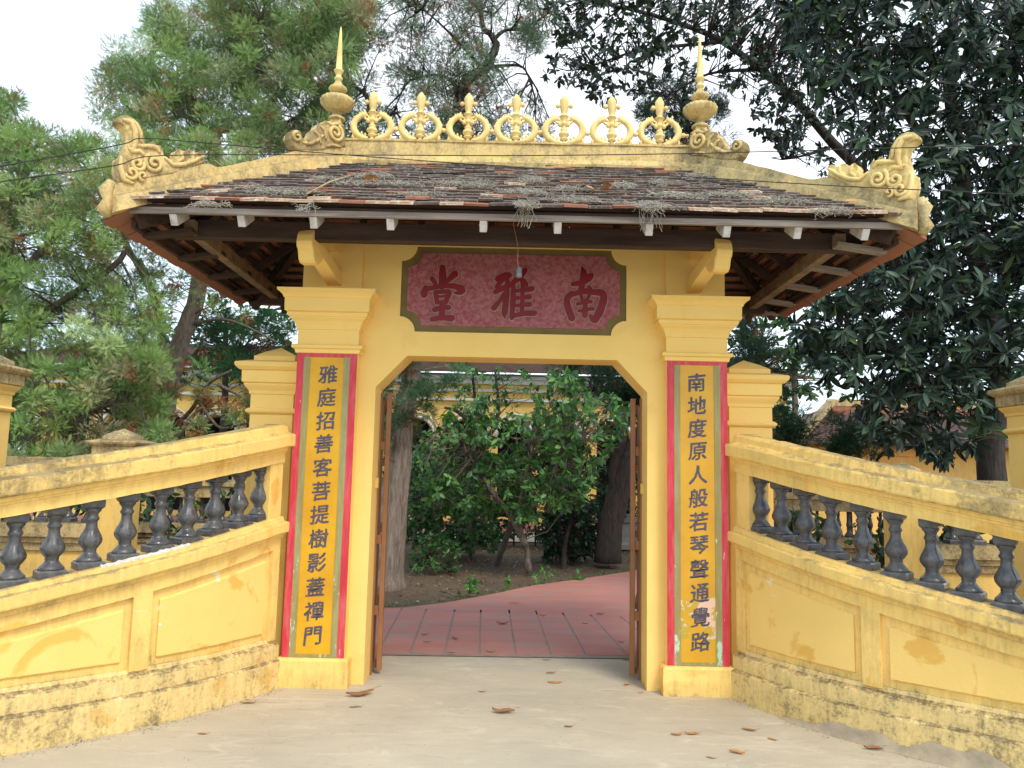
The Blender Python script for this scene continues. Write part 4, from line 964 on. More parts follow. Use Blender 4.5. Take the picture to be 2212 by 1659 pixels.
def far_roof(parent, x0, x1, y0, y1, z0, z1, rows, hip=1.2, mats=None):
    mats = mats or [roofm]
    mb = MB()
    for r in range(rows):
        t0, t1 = r/rows, (r+1)/rows; ya, yb = y0+(y1-y0)*t0, y0+(y1-y0)*t1; za, zb = z0+(z1-z0)*t0, z0+(z1-z0)*t1
        a0, a1 = x0+hip*t0, x1-hip*t0; b0, b1 = x0+hip*t1, x1-hip*t1
        mi = 1 if (len(mats) > 1 and r >= rows*0.72) else 0
        seg = max(4, int((x1-x0)/.35))
        for k in range(seg):
            xa, xb = a0+(a1-a0)*k/seg, a0+(a1-a0)*(k+1)/seg; xc, xd = b0+(b1-b0)*k/seg, b0+(b1-b0)*(k+1)/seg; j = random.uniform(0, .015)
            mb.add([(xa, ya, za+.035+j), (xb, ya, za+.035+j), (xd, yb, zb+.008), (xc, yb, zb+.008), (xa, ya, za), (xb, ya, za)], [(0, 1, 2, 3), (4, 5, 1, 0)], mi)
    o = mb.build('roof_tiles', mats, parent); o['kind'] = 'stuff'
    return o
far_roof(hall, -14.2, 7.9, 13.7, 17.5, 4.06, 5.2, 22)
low = empty('low_building', (0, 0, 0)); tag(low, 'low yellow building with brown roof and bright orange top course behind the dark tree', 'building')
mb = MB(); mb.box(6.4, 15.5, 10.6, 15, 0, 2.28); mb.build('wall', M['bwall'], low)
mb = MB(); mb.box(6.36, 15.5, 10.52, 10.598, 2.05, 2.2); mb.build('cornice', M['bwall'], low)
far_roof(low, 5.9, 16.5, 10.0, 12.8, 2.25, 3.30, 20, hip=1.9, mats=[roofm, M['tile_o']])
mb = MB(); mb.beam((5.9, 10.0, 2.33), (7.8, 12.8, 3.40), .16, .14); mb.build('hip_ridge', M['old'], low); mb = MB(); mb.beam((7.7, 12.8, 3.38), (14.6, 12.8, 3.38), .16, .16); mb.build('ridge', M['old'], low)
mb = MB(); mb.add([(5.9, 10, 2.28), (7.8, 12.8, 3.33), (5.9, 15.6, 2.28)], [(0, 1, 2)]); mb.build('side_slope', roofm, low)
bpy.data.objects.remove(tmp)
# stone bench/pedestal glimpsed at the far right through the gate
e = empty('stone_pedestal', (0, 0, 0)); tag(e, 'pale stone pedestal beside the leaning dark trunk inside the gate', 'pedestal')
q = atY(1352, 1140, 10.5)
mb = MB(); mb.mould(q[0]-.28, q[0]+.28, 10.2, 10.7, [(.06, 0), (.06, .10), (0, .14), (0, .52), (.05, .56), (.05, .66)]); mb.build('base', M['stone'], e, bevel=.01)
mb = MB(); mb.lathe([(.16, .66), (.10, .74), (.07, .95), (.15, 1.05), (.22, 1.12), (.18, 1.18)], (q[0], 10.45, 0), 12); mb.build('bowl', M['stone'], e)

# ------------------------------------------------------------------ foliage
def in_poly(px, py, poly):
    c = np.zeros(len(px), bool); n = len(poly); j = n-1
    for i in range(n):
        xi, yi = poly[i]; xj, yj = poly[j]
        with np.errstate(divide='ignore', invalid='ignore'):
            c ^= ((yi > py) != (yj > py)) & (px < (xj-xi)*(py-yi)/(yj-yi+1e-12)+xi)
        j = i
    return c
def px_world(px, py, y):
    d = CF[None, :]+(px[:, None]-1106)/F_PX*CR[None, :]-(py[:, None]-829.5)/F_PX*CU[None, :]
    return CAM[None, :]+((y-CAM[1])/d[:, 1])[:, None]*d
def sample_crown(poly, n, y0, dy, gaps=(), zmin=0.05):
    P = np.array(poly, float); lo, hi = P.min(0), P.max(0); out = []
    while sum(len(o) for o in out) < n:
        px = RNG.uniform(lo[0], hi[0], n*2); py = RNG.uniform(lo[1], hi[1], n*2); k = in_poly(px, py, poly)
        for gx, gy, gr in gaps: k &= ((px-gx)**2+(py-gy)**2) > gr*gr
        px, py = px[k], py[k]; y = y0+RNG.uniform(-dy, dy, len(px)); w = px_world(px, py, y); out.append(w[w[:, 2] > zmin])
    return np.concatenate(out)[:n]
def frames(D, U=None):
    D = D/np.linalg.norm(D, axis=1, keepdims=True)
    if U is None: U = RNG.normal(size=D.shape)
    S = np.cross(U, D); S /= np.linalg.norm(S, axis=1, keepdims=True)+1e-9; N = np.cross(D, S)
    return D, S, N
def cloud_mesh(name, P, D, scale, cols, tv, tf, mat, U=None, wscale=None):
    """place the leaf template (tv, tf) at every P, pointing along D"""
    D, S, N = frames(D, U); n = len(P); k = len(tv); sc = scale[:, None, None]; ws = sc if wscale is None else (scale*wscale)[:, None, None]
    V = P[:, None, :]+tv[None, :, 0:1]*sc*D[:, None, :]+tv[None, :, 1:2]*ws*S[:, None, :]+tv[None, :, 2:3]*sc*N[:, None, :]
    F_ = tf[None]+(np.arange(n)*k)[:, None, None]
    C = np.repeat(cols, k, axis=0)
    return array_mesh(name, V.reshape(-1, 3), F_.reshape(-1, 3), C, mats=[mat])
def spray_template(n=6, spread=34, w=.050):
    v = []; f = []
    for i in range(n):
        t = .06+.8*i/n; a = math.radians(spread*(1 if i % 2 else -1)*(1-.6*i/n)+RNG.uniform(-8, 8)); L = .52*(1-.35*i/n); z = RNG.uniform(-.10, .10)
        p = np.array((t, 0, 0)); d = np.array((math.cos(a), math.sin(a), z)); s = np.array((-d[1], d[0], 0))*w
        b = len(v); v += [p-s, p+s, p+d*L]; f.append((b, b+1, b+2))
    return np.array(v), np.array(f)
SPR = spray_template()
def leaf_template(w=.5, fold=.10, droop=.22):
    xs_ = [0, .28, .58, .84, 1.0]; hw = [0, .36*w, .5*w, .33*w, 0]
    v = []; 
    for x, h in zip(xs_, hw): v.append((x, 0, -droop*x*x))
    for x, h in list(zip(xs_, hw))[1:4]: v.append((x, h, -droop*x*x+fold*h*2))
    for x, h in list(zip(xs_, hw))[1:4]: v.append((x, -h, -droop*x*x+fold*h*2))
    f = [(0, 1, 5), (1, 2, 6), (1, 6, 5), (2, 3, 7), (2, 7, 6), (3, 4, 7), (0, 8, 1), (1, 8, 9), (1, 9, 2), (2, 9, 10), (2, 10, 3), (3, 10, 4)]
    return np.array(v, float), np.array(f)
LEAFT = leaf_template(.27, .18, .26); LEAFS = leaf_template(.42, .12, .18)
def pick_cols(n, pal, wts, var=.18):
    k = RNG.choice(len(pal), n, p=np.array(wts)/sum(wts)); c = np.array(pal)[k]; return np.clip(c*(1+RNG.normal(0, var, (n, 1))), .004, 1)
def conifer_clumps(C, r, nspray, size, pal, wts, name='crown', parent=None, up=.35, mat=None, brown=.05, brownc=(.34, .15, .075)):
    n = len(C); T = n*nspray; cc = pick_cols(n, pal, wts, .16)
    R_ = RNG.uniform(.75, 1.3, n)*r
    d = RNG.normal(size=(T, 3)); d /= np.linalg.norm(d, axis=1, keepdims=True); rad = RNG.random(T)**.6*np.repeat(R_, nspray)
    P = np.repeat(C, nspray, axis=0)+d*rad[:, None]*np.array([1, 1, .72]); D = d+np.array([0, 0, up])+RNG.normal(0, .35, (T, 3))
    cols = np.repeat(cc, nspray, axis=0)*(1+RNG.normal(0, .16, (T, 1)))
    if brown:
        nb = int(n*brown*4); bc = C[RNG.integers(0, n, nb)]+RNG.normal(0, r*.7, (nb, 3)); m_ = 26
        P = np.concatenate([P, np.repeat(bc, m_, axis=0)+RNG.normal(0, .045, (nb*m_, 3))]); D = np.concatenate([D, RNG.normal(size=(nb*m_, 3))]); cols = np.concatenate([cols, np.tile(np.array(brownc), (nb*m_, 1))*RNG.uniform(.6, 1.25, (nb*m_, 1))]); T = len(P)
    me = cloud_mesh(name, P, D, RNG.uniform(.7, 1.35, T)*size, np.clip(cols, .005, 1), SPR[0], SPR[1], mat or M['needle'])
    return link(bpy.data.objects.new(name, me), parent)
def limb_tube(mb, pts, r0, r1, seg=8, wob=.02, sub=5):
    P = catmull(pts, sub); n = len(P); Q = [p+RNG.normal(0, wob*(r0+r1), 3) for p in P]; mb.tube(Q, [r0+(r1-r0)*(i/(n-1))**.8 for i in range(n)], seg)
    return P
def twigs_to(mb, skel, C, r=.012, frac=.6, droop=.0, seg=4):
    S_ = np.concatenate(skel)
    for c in C:
        if RNG.random() > frac: continue
        dd = ((S_-c)**2).sum(1); a = S_[np.argmin(dd*RNG.uniform(.7, 1.5, len(dd)))]; L = math.sqrt(((a-c)**2).sum())
        if L < .05 or L > 4.5: continue
        m1 = a*.66+c*.34+RNG.normal(0, .07*L, 3)+np.array([0, 0, .05*L]); m2 = a*.3+c*.7+RNG.normal(0, .07*L, 3); rr = r*(1+.5*L)
        mb.tube([a, m1, m2, c], [rr, rr*.75, rr*.5, rr*.22], seg, cap=False)
def T3(lst, yy=None): return [atY(p[0], p[1], p[2] if len(p) > 2 else yy) for p in lst]
GPAL = [(.31, .43, .15), (.235, .36, .125), (.37, .45, .21), (.15, .22, .09), (.36, .32, .18)]
# --- tree A: spreading juniper on the left
tA = empty('juniper_tree', (0, 0, 0)); tag(tA, 'big juniper with feathery foliage filling the left edge behind the wing wall', 'tree', 'junipers behind the gate')
polyA = [(-140, 190), (30, 205), (70, 240), (105, 290), (180, 278), (250, 285), (330, 290), (430, 290), (530, 320), (560, 400), (420, 470), (330, 480), (300, 520), (330, 600), (345, 690), (350, 760), (355, 860), (350, 960), (330, 1010), (200, 1010), (60, 1040), (-140, 1060)]
CA = sample_crown(polyA, 760, 5.2, 1.4, gaps=((285, 590, 30), (300, 640, 20), (255, 545, 16)))
conifer_clumps(CA, .20, 140, .085, GPAL, (4, 4, 3, 2, 2), parent=tA, brown=.055)
mb = MB(); sk = [limb_tube(mb, T3([(-40, 1060, 5), (-20, 760, 5), (20, 520, 5.2), (60, 330, 5)]), .16, .05), limb_tube(mb, T3([(-20, 760, 5), (120, 660, 5), (260, 560, 4.8), (270, 480, 4.8)]), .07, .03), limb_tube(mb, T3([(0, 650, 5), (150, 480, 5), (330, 370, 5)]), .07, .02), limb_tube(mb, T3([(-20, 860, 5), (130, 900, 4.6), (280, 860, 4.6)]), .06, .02)]
twigs_to(mb, sk, CA, .010, .55); mb.build('trunk', M['bark'], tA)
# --- tree B: leaning trunk, crown over the left of the roof
tB = empty('juniper_tree', (0, 0, 0)); tag(tB, 'tall juniper whose leaning grey trunk shows between the left eave and the wing wall', 'tree', 'junipers behind the gate')
polyB = [(215, 175), (262, 95), (325, 60), (350, 12), (415, 8), (438, 45), (455, -10), (500, -80), (800, -80), (790, 60), (770, 130), (760, 220), (720, 300), (640, 330), (520, 330), (430, 300), (330, 290), (215, 260), (200, 210)]
CB = sample_crown(polyB, 470, 7.0, 1.3, gaps=((480, 235, 20), (640, 250, 22), (250, 190, 12), (720, 30, 18)))
conifer_clumps(CB, .235, 165, .092, [(.27, .38, .14), (.22, .32, .13), (.34, .40, .21), (.15, .22, .10), (.35, .29, .18)], (4, 4, 3, 2, 1.6), parent=tB, brown=.06)
mb = MB(); sk = [limb_tube(mb, T3([(340, 1010, 7.2), (362, 850, 7.2), (390, 740, 7.1), (425, 640, 7), (440, 520, 7), (470, 400, 7), (460, 300, 7)]), .17, .12, 10),
     limb_tube(mb, T3([(465, 330, 7), (470, 285, 7), (500, 278, 7), (535, 262, 7), (560, 240, 7), (590, 215, 6.8), (600, 130, 6.8), (560, 40, 6.8)]), .09, .02),
     limb_tube(mb, T3([(470, 285, 7), (430, 268, 7), (400, 250, 7), (345, 262, 7), (290, 240, 6.8)]), .06, .015), limb_tube(mb, T3([(540, 262, 7), (600, 270, 7.2), (660, 240, 7.2), (700, 200, 7)]), .05, .012),
     limb_tube(mb, T3([(600, 210, 6.8), (670, 130, 6.8), (700, 40, 6.8)]), .045, .012), limb_tube(mb, T3([(400, 250, 7), (340, 170, 7), (330, 90, 7)]), .04, .01)]
twigs_to(mb, sk, CB, .011, .65); mb.build('trunk', M['bark_t'], tB)
CB4 = sample_crown([(300, 500), (350, 530), (420, 590), (500, 650), (540, 690), (440, 690), (430, 640), (400, 640), (380, 700), (330, 700)], 20, 6.6, .7); conifer_clumps(CB4, .15, 55, .10, GPAL, (2, 3, 1, 4, 1), parent=tB, brown=.2)
mb = MB(); twigs_to(mb, sk, CB4, .008, 1.0); mb.tube(T3([(300, 560, 6.6), (335, 640, 6.7), (350, 720, 6.8), (345, 800, 6.8), (350, 900, 7)]), [.05, .06, .075, .09, .09], 8); 
limb_tube(mb, T3([(262, 505, 6.6), (290, 560, 6.6), (330, 640, 6.7)]), .045, .05); limb_tube(mb, T3([(420, 700, 7), (470, 690, 7), (520, 700, 6.8), (600, 740, 6.6)]), .035, .012)
limb_tube(mb, T3([(310, 960, 6.5), (400, 900, 6.4), (450, 830, 6.3), (500, 800, 6.2)]), .05, .02); 
limb_tube(mb, T3([(375, 955, 6.0), (430, 885, 6.0), (455, 905, 6), (480, 925, 6), (540, 915, 6), (600, 930, 6)]), .035, .015)
limb_tube(mb, T3([(470, 830, 6.0), (530, 860, 6.0), (600, 890, 6)]), .03, .012)
mb.build('limb', M['bark'], tB)
CB2 = sample_crown([(430, 680), (640, 690), (640, 770), (560, 790), (540, 810), (420, 800)], 46, 8.3, .6); conifer_clumps(CB2, .20, 130, .08, [(.05, .13, .05), (.035, .08, .035)], (1, 1), parent=tB, brown=0)
CB3 = sample_crown([(330, 800), (440, 790), (500, 820), (620, 860), (620, 960), (350, 980), (340, 900)], 26, 6.1, .5); conifer_clumps(CB3, .15, 60, .11, GPAL, (2, 3, 1, 4, 1), parent=tB, brown=.3)
# --- tree C: airy crown over the middle of the roof
tC = empty('juniper_tree', (0, 0, 0)); tag(tC, 'airy juniper with bare twisting limbs rising behind the middle of the roof crest', 'tree', 'junipers behind the gate')
polyC = [(700, -80), (1190, -80), (1200, 40), (1160, 110), (1080, 160), (1150, 200), (1190, 260), (1170, 330), (740, 330), (690, 200), (740, 120)]
CC = sample_crown(polyC, 300, 8.0, 1.2, gaps=((760, 60, 24), (880, 80, 22), (960, 70, 26), (830, 170, 20), (1000, 240, 14), (1090, 200, 16)))
conifer_clumps(CC, .235, 120, .085, [(.19, .26, .16), (.14, .21, .12), (.12, .16, .11), (.28, .20, .16)], (4, 4, 3, 1.6), parent=tC, brown=.07)
mb = MB(); sk = [limb_tube(mb, T3([(960, 700, 8), (975, 450, 8), (985, 300, 8), (997, 205, 8), (1012, 170, 8), (1045, 147, 8), (1070, 105, 8), (1064, 80, 8), (1042, 52, 8), (1035, -30, 8)]), .19, .035, 8),
     limb_tube(mb, T3([(1068, 84, 8), (1090, 66, 8), (1130, 60, 8), (1200, 20, 8)]), .045, .012), limb_tube(mb, T3([(1040, 150, 8), (1085, 142, 7.8), (1130, 146, 7.6), (1150, 190, 7.6)]), .045, .012),
     limb_tube(mb, T3([(1000, 200, 8), (960, 165, 8), (920, 165, 8), (880, 180, 8), (850, 240, 8)]), .04, .010), limb_tube(mb, T3([(800, 320, 7.6), (795, 215, 7.6), (765, 185, 7.6), (745, 140, 7.6), (745, 60, 7.6), (780, -20, 7.6)]), .06, .015),
     limb_tube(mb, T3([(1045, 150, 8), (960, 60, 8), (900, 10, 8)]), .035, .010)]
twigs_to(mb, sk, CC, .013, .95); 
for _ in range(90):
    a = CC[RNG.integers(len(CC))]; b_ = a+RNG.normal(0, .35, 3); mb.tube([a, (a+b_)/2+RNG.normal(0, .05, 3), b_], [.009, .007, .003], 3, cap=False)
mb.build('trunk', M['bark_d'], tC)
# --- broad-leaved trees
def rosettes(C, nleaf, L, axis_jit=.7):
    n = len(C)*nleaf; ax = RNG.normal(0, axis_jit, (len(C), 3))+np.array([0, -.5, .35]); ax /= np.linalg.norm(ax, axis=1, keepdims=True); AX = np.repeat(ax, nleaf, axis=0)
    r = RNG.normal(size=(n, 3)); r -= AX*(r*AX).sum(1, keepdims=True); r /= np.linalg.norm(r, axis=1, keepdims=True)
    D = r*RNG.uniform(.6, 1.1, (n, 1))+AX*RNG.uniform(-.1, .7, (n, 1)); D[:, 2] -= RNG.uniform(.0, .75, n)
    P = np.repeat(C, nleaf, axis=0)+AX*RNG.uniform(-.09, .02, (n, 1))*L*5
    return P, D, AX
def broad_tree(C, nleaf, L, pal, wts, parent, mat, tmpl, name='crown', jit=.7, var=.22):
    P, D, AX = rosettes(C, nleaf, L, jit); n = len(P)
    me = cloud_mesh(name, P, D, RNG.uniform(.65, 1.25, n)*L, pick_cols(n, pal, wts, var), tmpl[0], tmpl[1], mat, U=AX+RNG.normal(0, .25, AX.shape))
    return link(bpy.data.objects.new(name, me), parent), P, D, AX
MPAL = [(.012, .028, .015), (.018, .042, .020), (.030, .060, .032), (.007, .016, .010), (.08, .13, .04)]
tM = empty('mango_tree', (0, 0, 0)); tag(tM, 'dark glossy mango tree with long drooping leaves crowding the right side', 'tree')
polyM = [(1735, 760), (1715, 700), (1760, 610), (1850, 560), (1920, 480), (1990, 380), (1970, 330), (1860, 330), (1800, 260), (1730, 160), (1700, 60), (1690, -90), (2350, -90), (2350, 760), (2230, 800), (2180, 830), (2150, 900), (2120, 960), (2060, 990), (2010, 1000), (1960, 950), (1900, 975), (1850, 900), (1800, 830), (1760, 800)]
CM = sample_crown(polyM, 1900, 3.9, 1.6, gaps=((1770, 310, 22), (1800, 350, 20), (1880, 800, 26), (2140, 815, 20), (1810, 850, 40), (1980, 870, 14), (2080, 860, 10)))
_, PM, DM, AM = broad_tree(CM, 10, .185, MPAL, (5, 4, 2.8, 4, .5), tM, M['leathery'], LEAFT)
CM2 = sample_crown([(1790, 560), (2000, 420), (2350, 300), (2350, 800), (2200, 760), (2000, 800), (1800, 760)], 240, 5.8, .5); broad_tree(CM2, 10, .2, MPAL[:4], (5, 3, 1, 6), tM, M['leathery'], LEAFT, 'inner_crown')
mb = MB(); sk = [limb_tube(mb, T3([(2150, 1100, 4.6), (2140, 950, 4.6), (2160, 820, 4.6), (2120, 620, 4.6), (2080, 400, 4.5), (2050, 150, 4.4), (2080, -60, 4.4)]), .20, .06), limb_tube(mb, T3([(2130, 640, 4.6), (1990, 560, 4.0), (1880, 620, 3.6), (1780, 690, 3.4)]), .07, .02),
     limb_tube(mb, T3([(2080, 400, 4.5), (1960, 250, 4.2), (1880, 120, 4), (1760, 20, 4)]), .07, .02), limb_tube(mb, T3([(2140, 780, 4.6), (2010, 800, 4), (1900, 850, 3.6)]), .05, .015), limb_tube(mb, T3([(2100, 500, 4.5), (2200, 300, 3.6), (2230, 150, 3.2)]), .06, .02)]
twigs_to(mb, sk, CM[:520], .008, .8); mb.build('trunk', M['bark_d'], tM)
# the nearest leaves are separate pieces
near = np.argsort(((PM-CAM)**2).sum(1))[:5000]; pxs = []
leafm = []
for v_ in range(3):
    lt = leaf_template(.27+.03*v_, .18, .18+.08*v_); me = array_mesh('leaf', lt[0], lt[1], np.tile(np.array([MPAL[2], MPAL[1], (.05, .095, .05)][v_]), (len(lt[0]), 1)), mats=[M['leathery']], smooth=True); leafm.append(me)
CN = sample_crown(polyM, 34, 2.25, .12, gaps=((1760, 300, 34), (1800, 350, 36), (1810, 850, 40)))
PN, DN, AN = rosettes(CN, 8, .19, .6); Dn, Sn, Nn_ = frames(DN, AN+RNG.normal(0, .2, AN.shape))
for i in range(len(PN)):
    o = link(bpy.data.objects.new('leaf', leafm[i % 3]), tM); sc = RNG.uniform(.15, .22)
    o.matrix_world = Matrix(((Dn[i][0]*sc, Sn[i][0]*sc, Nn_[i][0]*sc, PN[i][0]), (Dn[i][1]*sc, Sn[i][1]*sc, Nn_[i][1]*sc, PN[i][1]), (Dn[i][2]*sc, Sn[i][2]*sc, Nn_[i][2]*sc, PN[i][2]), (0, 0, 0, 1)))
mb = MB(); twigs_to(mb, sk, CN, .006, 1.0); mb.build('twigs', M['bark_d'], tM)
# farther mango sprays against the sky over the crest
tN = empty('mango_tree', (0, 0, 0)); tag(tN, 'farther mango tree whose leafy branch tips hang dark against the white sky right of centre', 'tree')
polyN = [(1150, -90), (1760, -90), (1800, 130), (1770, 250), (1700, 330), (1640, 300), (1600, 200), (1560, 180), (1540, 120), (1480, 170), (1500, 230), (1450, 300), (1400, 240), (1360, 200), (1330, 205), (1300, 220), (1260, 190), (1200, 180), (1150, 170), (1200, 90)]
CN2 = sample_crown(polyN, 820, 7.0, 1.2, gaps=((1290, 60, 20), (1340, 130, 16), (1420, 60, 16), (1250, 150, 10), (1480, 110, 20), (1440, 180, 24), (1560, 100, 16), (1520, 40, 14), (1600, 150, 18), (1640, 60, 14)))
CN3 = sample_crown([(1640, 240), (1740, 260), (1800, 340), (1780, 375), (1700, 340), (1650, 300)], 30, 7.0, .8)
CN2 = np.concatenate([CN2, CN3]); broad_tree(CN2, 10, .12, [(.022, .040, .022), (.035, .060, .03), (.05, .085, .045)], (4, 3, 1.4), tN, M['leathery'], LEAFS)
mb = MB(); sk = [limb_tube(mb, T3([(1985, 960, 8), (1960, 620, 8), (1880, 400, 7.8), (1800, 310, 7.6), (1700, 200, 7.2), (1560, 90, 7), (1400, 30, 7), (1260, 0, 7)]), .16, .02), limb_tube(mb, T3([(1640, 150, 7.1), (1530, 160, 7), (1440, 210, 7)]), .04, .012), limb_tube(mb, T3([(1560, 90, 7), (1380, 110, 7), (1260, 150, 7)]), .04, .012), limb_tube(mb, T3([(1790, 320, 7.6), (1740, 335, 7.4), (1690, 345, 7.2)]), .04, .012)]
twigs_to(mb, sk, CN2, .008, .85); mb.build('trunk', M['bark_d'], tN)
# dark juniper column behind the right spire and under the right eave
tD = empty('juniper_tree', (0, 0, 0)); tag(tD, 'blue-green dark juniper behind the right spire and under the right eave', 'tree', 'junipers behind the gate')
CD = np.concatenate([sample_crown([(1370, 190), (1470, 170), (1560, 170), (1580, 340), (1480, 340), (1400, 300)], 60, 9, .6), sample_crown([(1570, 690), (1680, 700), (1670, 800), (1640, 900), (1560, 900)], 46, 8.2, .6)])
conifer_clumps(CD, .22, 130, .09, [(.055, .10, .06), (.04, .07, .045)], (1, 1), parent=tD, brown=.03)
mb = MB(); sk = [limb_tube(mb, T3([(1560, 1060, 8.8), (1550, 700, 8.8), (1520, 400, 9), (1470, 220, 9)]), .15, .05)]; twigs_to(mb, sk, CD, .01, .8); mb.build('trunk', M['bark_d'], tD)
# green trees beyond the garden, closing the gaps under both eaves
for (poly, y, lab) in (([(330, 640), (400, 690), (470, 640), (560, 640), (660, 660), (660, 820), (300, 830), (290, 720)], 12.2, 'mid green tree beyond the garden filling the gap under the left eave'), ([(1540, 640), (1700, 660), (1720, 720), (1830, 760), (1830, 860), (1540, 900)], 9.6, 'mid green tree beyond the garden filling the gap under the right eave')):
    e = empty('garden_tree', (0, 0, 0)); tag(e, lab, 'tree'); C_ = sample_crown(poly, 170, y, .7)
    broad_tree(C_, 10, .17, [(.06, .14, .045), (.035, .085, .03), (.11, .21, .07)], (3, 3, 1.5), e, M['leaf'], LEAFS, 'crown', 1.1)
    b_ = C_.mean(0); mb = MB(); sk_ = [limb_tube(mb, [(b_[0], y, 0), (b_[0]+.1, y, b_[2]*.5), (b_[0], y, b_[2]+.3)], .14, .06)]; twigs_to(mb, sk_, C_, .01, .6); mb.build('trunk', M['bark_d'], e)
# palm glimpsed right of the eave
tp = empty('palm_tree', (0, 0, 0)); tag(tp, 'pale green palm fronds glimpsed between the right eave and the mango leaves', 'palm')
mb = MB(); c0_ = atY(1715, 760, 11)
for k in range(11):
    a = 2*PI*k/11+.2; L = 1.5; P = [c0_+np.array([math.cos(a)*L*t, math.sin(a)*L*t*.6, .55*t-1.3*t*t]) for t in np.linspace(0, 1, 8)]
    mb.tube(P, [.02]*8, 4)
    for i in range(1, 8):
        for q in range(5):
            b_ = P[i-1]+(P[i]-P[i-1])*q/5; dr = P[i]-P[i-1]; dr /= np.linalg.norm(dr)
            for sg in (-1, 1):
                sd_ = np.cross(dr, (0, 0, 1))*sg; t_ = b_+sd_*.33+dr*.18+np.array([0, 0, -.12]); w_ = dr*.018
                mb.add([b_-w_, b_+w_, t_], [(0, 1, 2)])
mb.build('fronds', simple('palm_green', (.20, .30, .12), (.13, .22, .08), 4, .5), tp)
mb = MB(); mb.tube([c0_-np.array([0, 0, c0_[2]]), c0_], [.09, .06], 8); mb.build('trunk', M['bark'], tp)
# shaded hedges behind the low fences and at the back of the garden
for (x0, x1, y0, y1, z1, n_, lab) in ((-9, -3.1, 3.2, 4.2, 1.25, 330, 'shaded hedge behind the left balustrade fence'), (3.1, 9, 3.2, 4.2, 1.2, 330, 'shaded hedge behind the right balustrade fence'), (-2.8, 3.3, 9.8, 11.2, 1.9, 900, 'dark hedge at the back of the garden in front of the arches')):
    e = empty('hedge', (0, 0, 0)); tag(e, lab, 'hedge'); C_ = np.stack([RNG.uniform(x0, x1, n_), RNG.uniform(y0, y1, n_), RNG.uniform(.12, z1, n_)], 1)
    broad_tree(C_, 10, .11, [(.030, .075, .028), (.045, .11, .035), (.02, .05, .022)], (3, 2, 2), e, M['leaf'], LEAFS, 'foliage', 1.2)
    mb = MB(); sk_ = [np.array([[x, (y0+y1)/2, z] for z in (.0, .2, .5)]) for x in np.arange(x0+.2, x1, .45)]
    for q in sk_: mb.tube([tuple(p) for p in q], .02, 5)
    o = mb.build('stems', M['bark_d'], e); o['kind'] = 'stuff'
# small conifers near the low building
for (poly, y, lab) in (([(1665, 985), (1668, 890), (1690, 865), (1712, 900), (1745, 905), (1755, 985)], 5.5, 'small dark conifer beside the right gate post'), ([(1780, 985), (1775, 930), (1800, 900), (1850, 905), (1880, 940), (1890, 985)], 5.8, 'low leafy bush between small conifer and mango tree')):
    e = empty('small_conifer' if 'conifer' in lab else 'bush', (0, 0, 0)); tag(e, lab, 'shrub'); C_ = sample_crown(poly, 26, y, .3)
    if 'conifer' in lab: conifer_clumps(C_, .13, 60, .10, [(.045, .10, .045), (.03, .07, .035)], (1, 1), 'foliage', e, brown=0)
    else: broad_tree(C_, 10, .09, [(.06, .14, .05), (.09, .19, .06)], (1, 1), e, M['leaf'], LEAFS, 'foliage')
    b_ = C_.mean(0); mb = MB(); mb.tube([(b_[0], b_[1], 0), (b_[0], b_[1], b_[2])], [.05, .03], 6); twigs_to(mb, [np.array([[b_[0], b_[1], z] for z in np.linspace(.2, b_[2], 5)])], C_, .006, .8); mb.build('stem', M['bark_d'], e)
# red-leaved tree far left of the gate
tR = empty('red_flowering_tree', (0, 0, 0)); tag(tR, 'tree covered in red-brown blossom beyond the leaning juniper trunk', 'tree')
CRd = sample_crown([(415, 745), (470, 700), (560, 690), (640, 695), (640, 770), (560, 800), (430, 800)], 70, 10.0, .8)
broad_tree(CRd, 22, .075, [(.50, .12, .085), (.36, .08, .06), (.60, .26, .16), (.10, .13, .06)], (4, 3, 1.5, 3), tR, M['blossom'], LEAFS, 'blossom', 1.5)
CRe = sample_crown([(255, 915), (300, 885), (345, 920), (330, 960), (270, 960)], 8, 10, .4); broad_tree(CRe, 16, .075, [(.50, .10, .085), (.5, .13, .1)], (4, 3), tR, M['blossom'], LEAFS, 'low_blossom', 1.5)
mb = MB(); sk = [limb_tube(mb, T3([(540, 1080, 10.3), (540, 900, 10.3), (520, 760, 10.2)]), .11, .06)]; twigs_to(mb, sk, CRd, .012, .9); mb.build('trunk', M['bark_d'], tR)

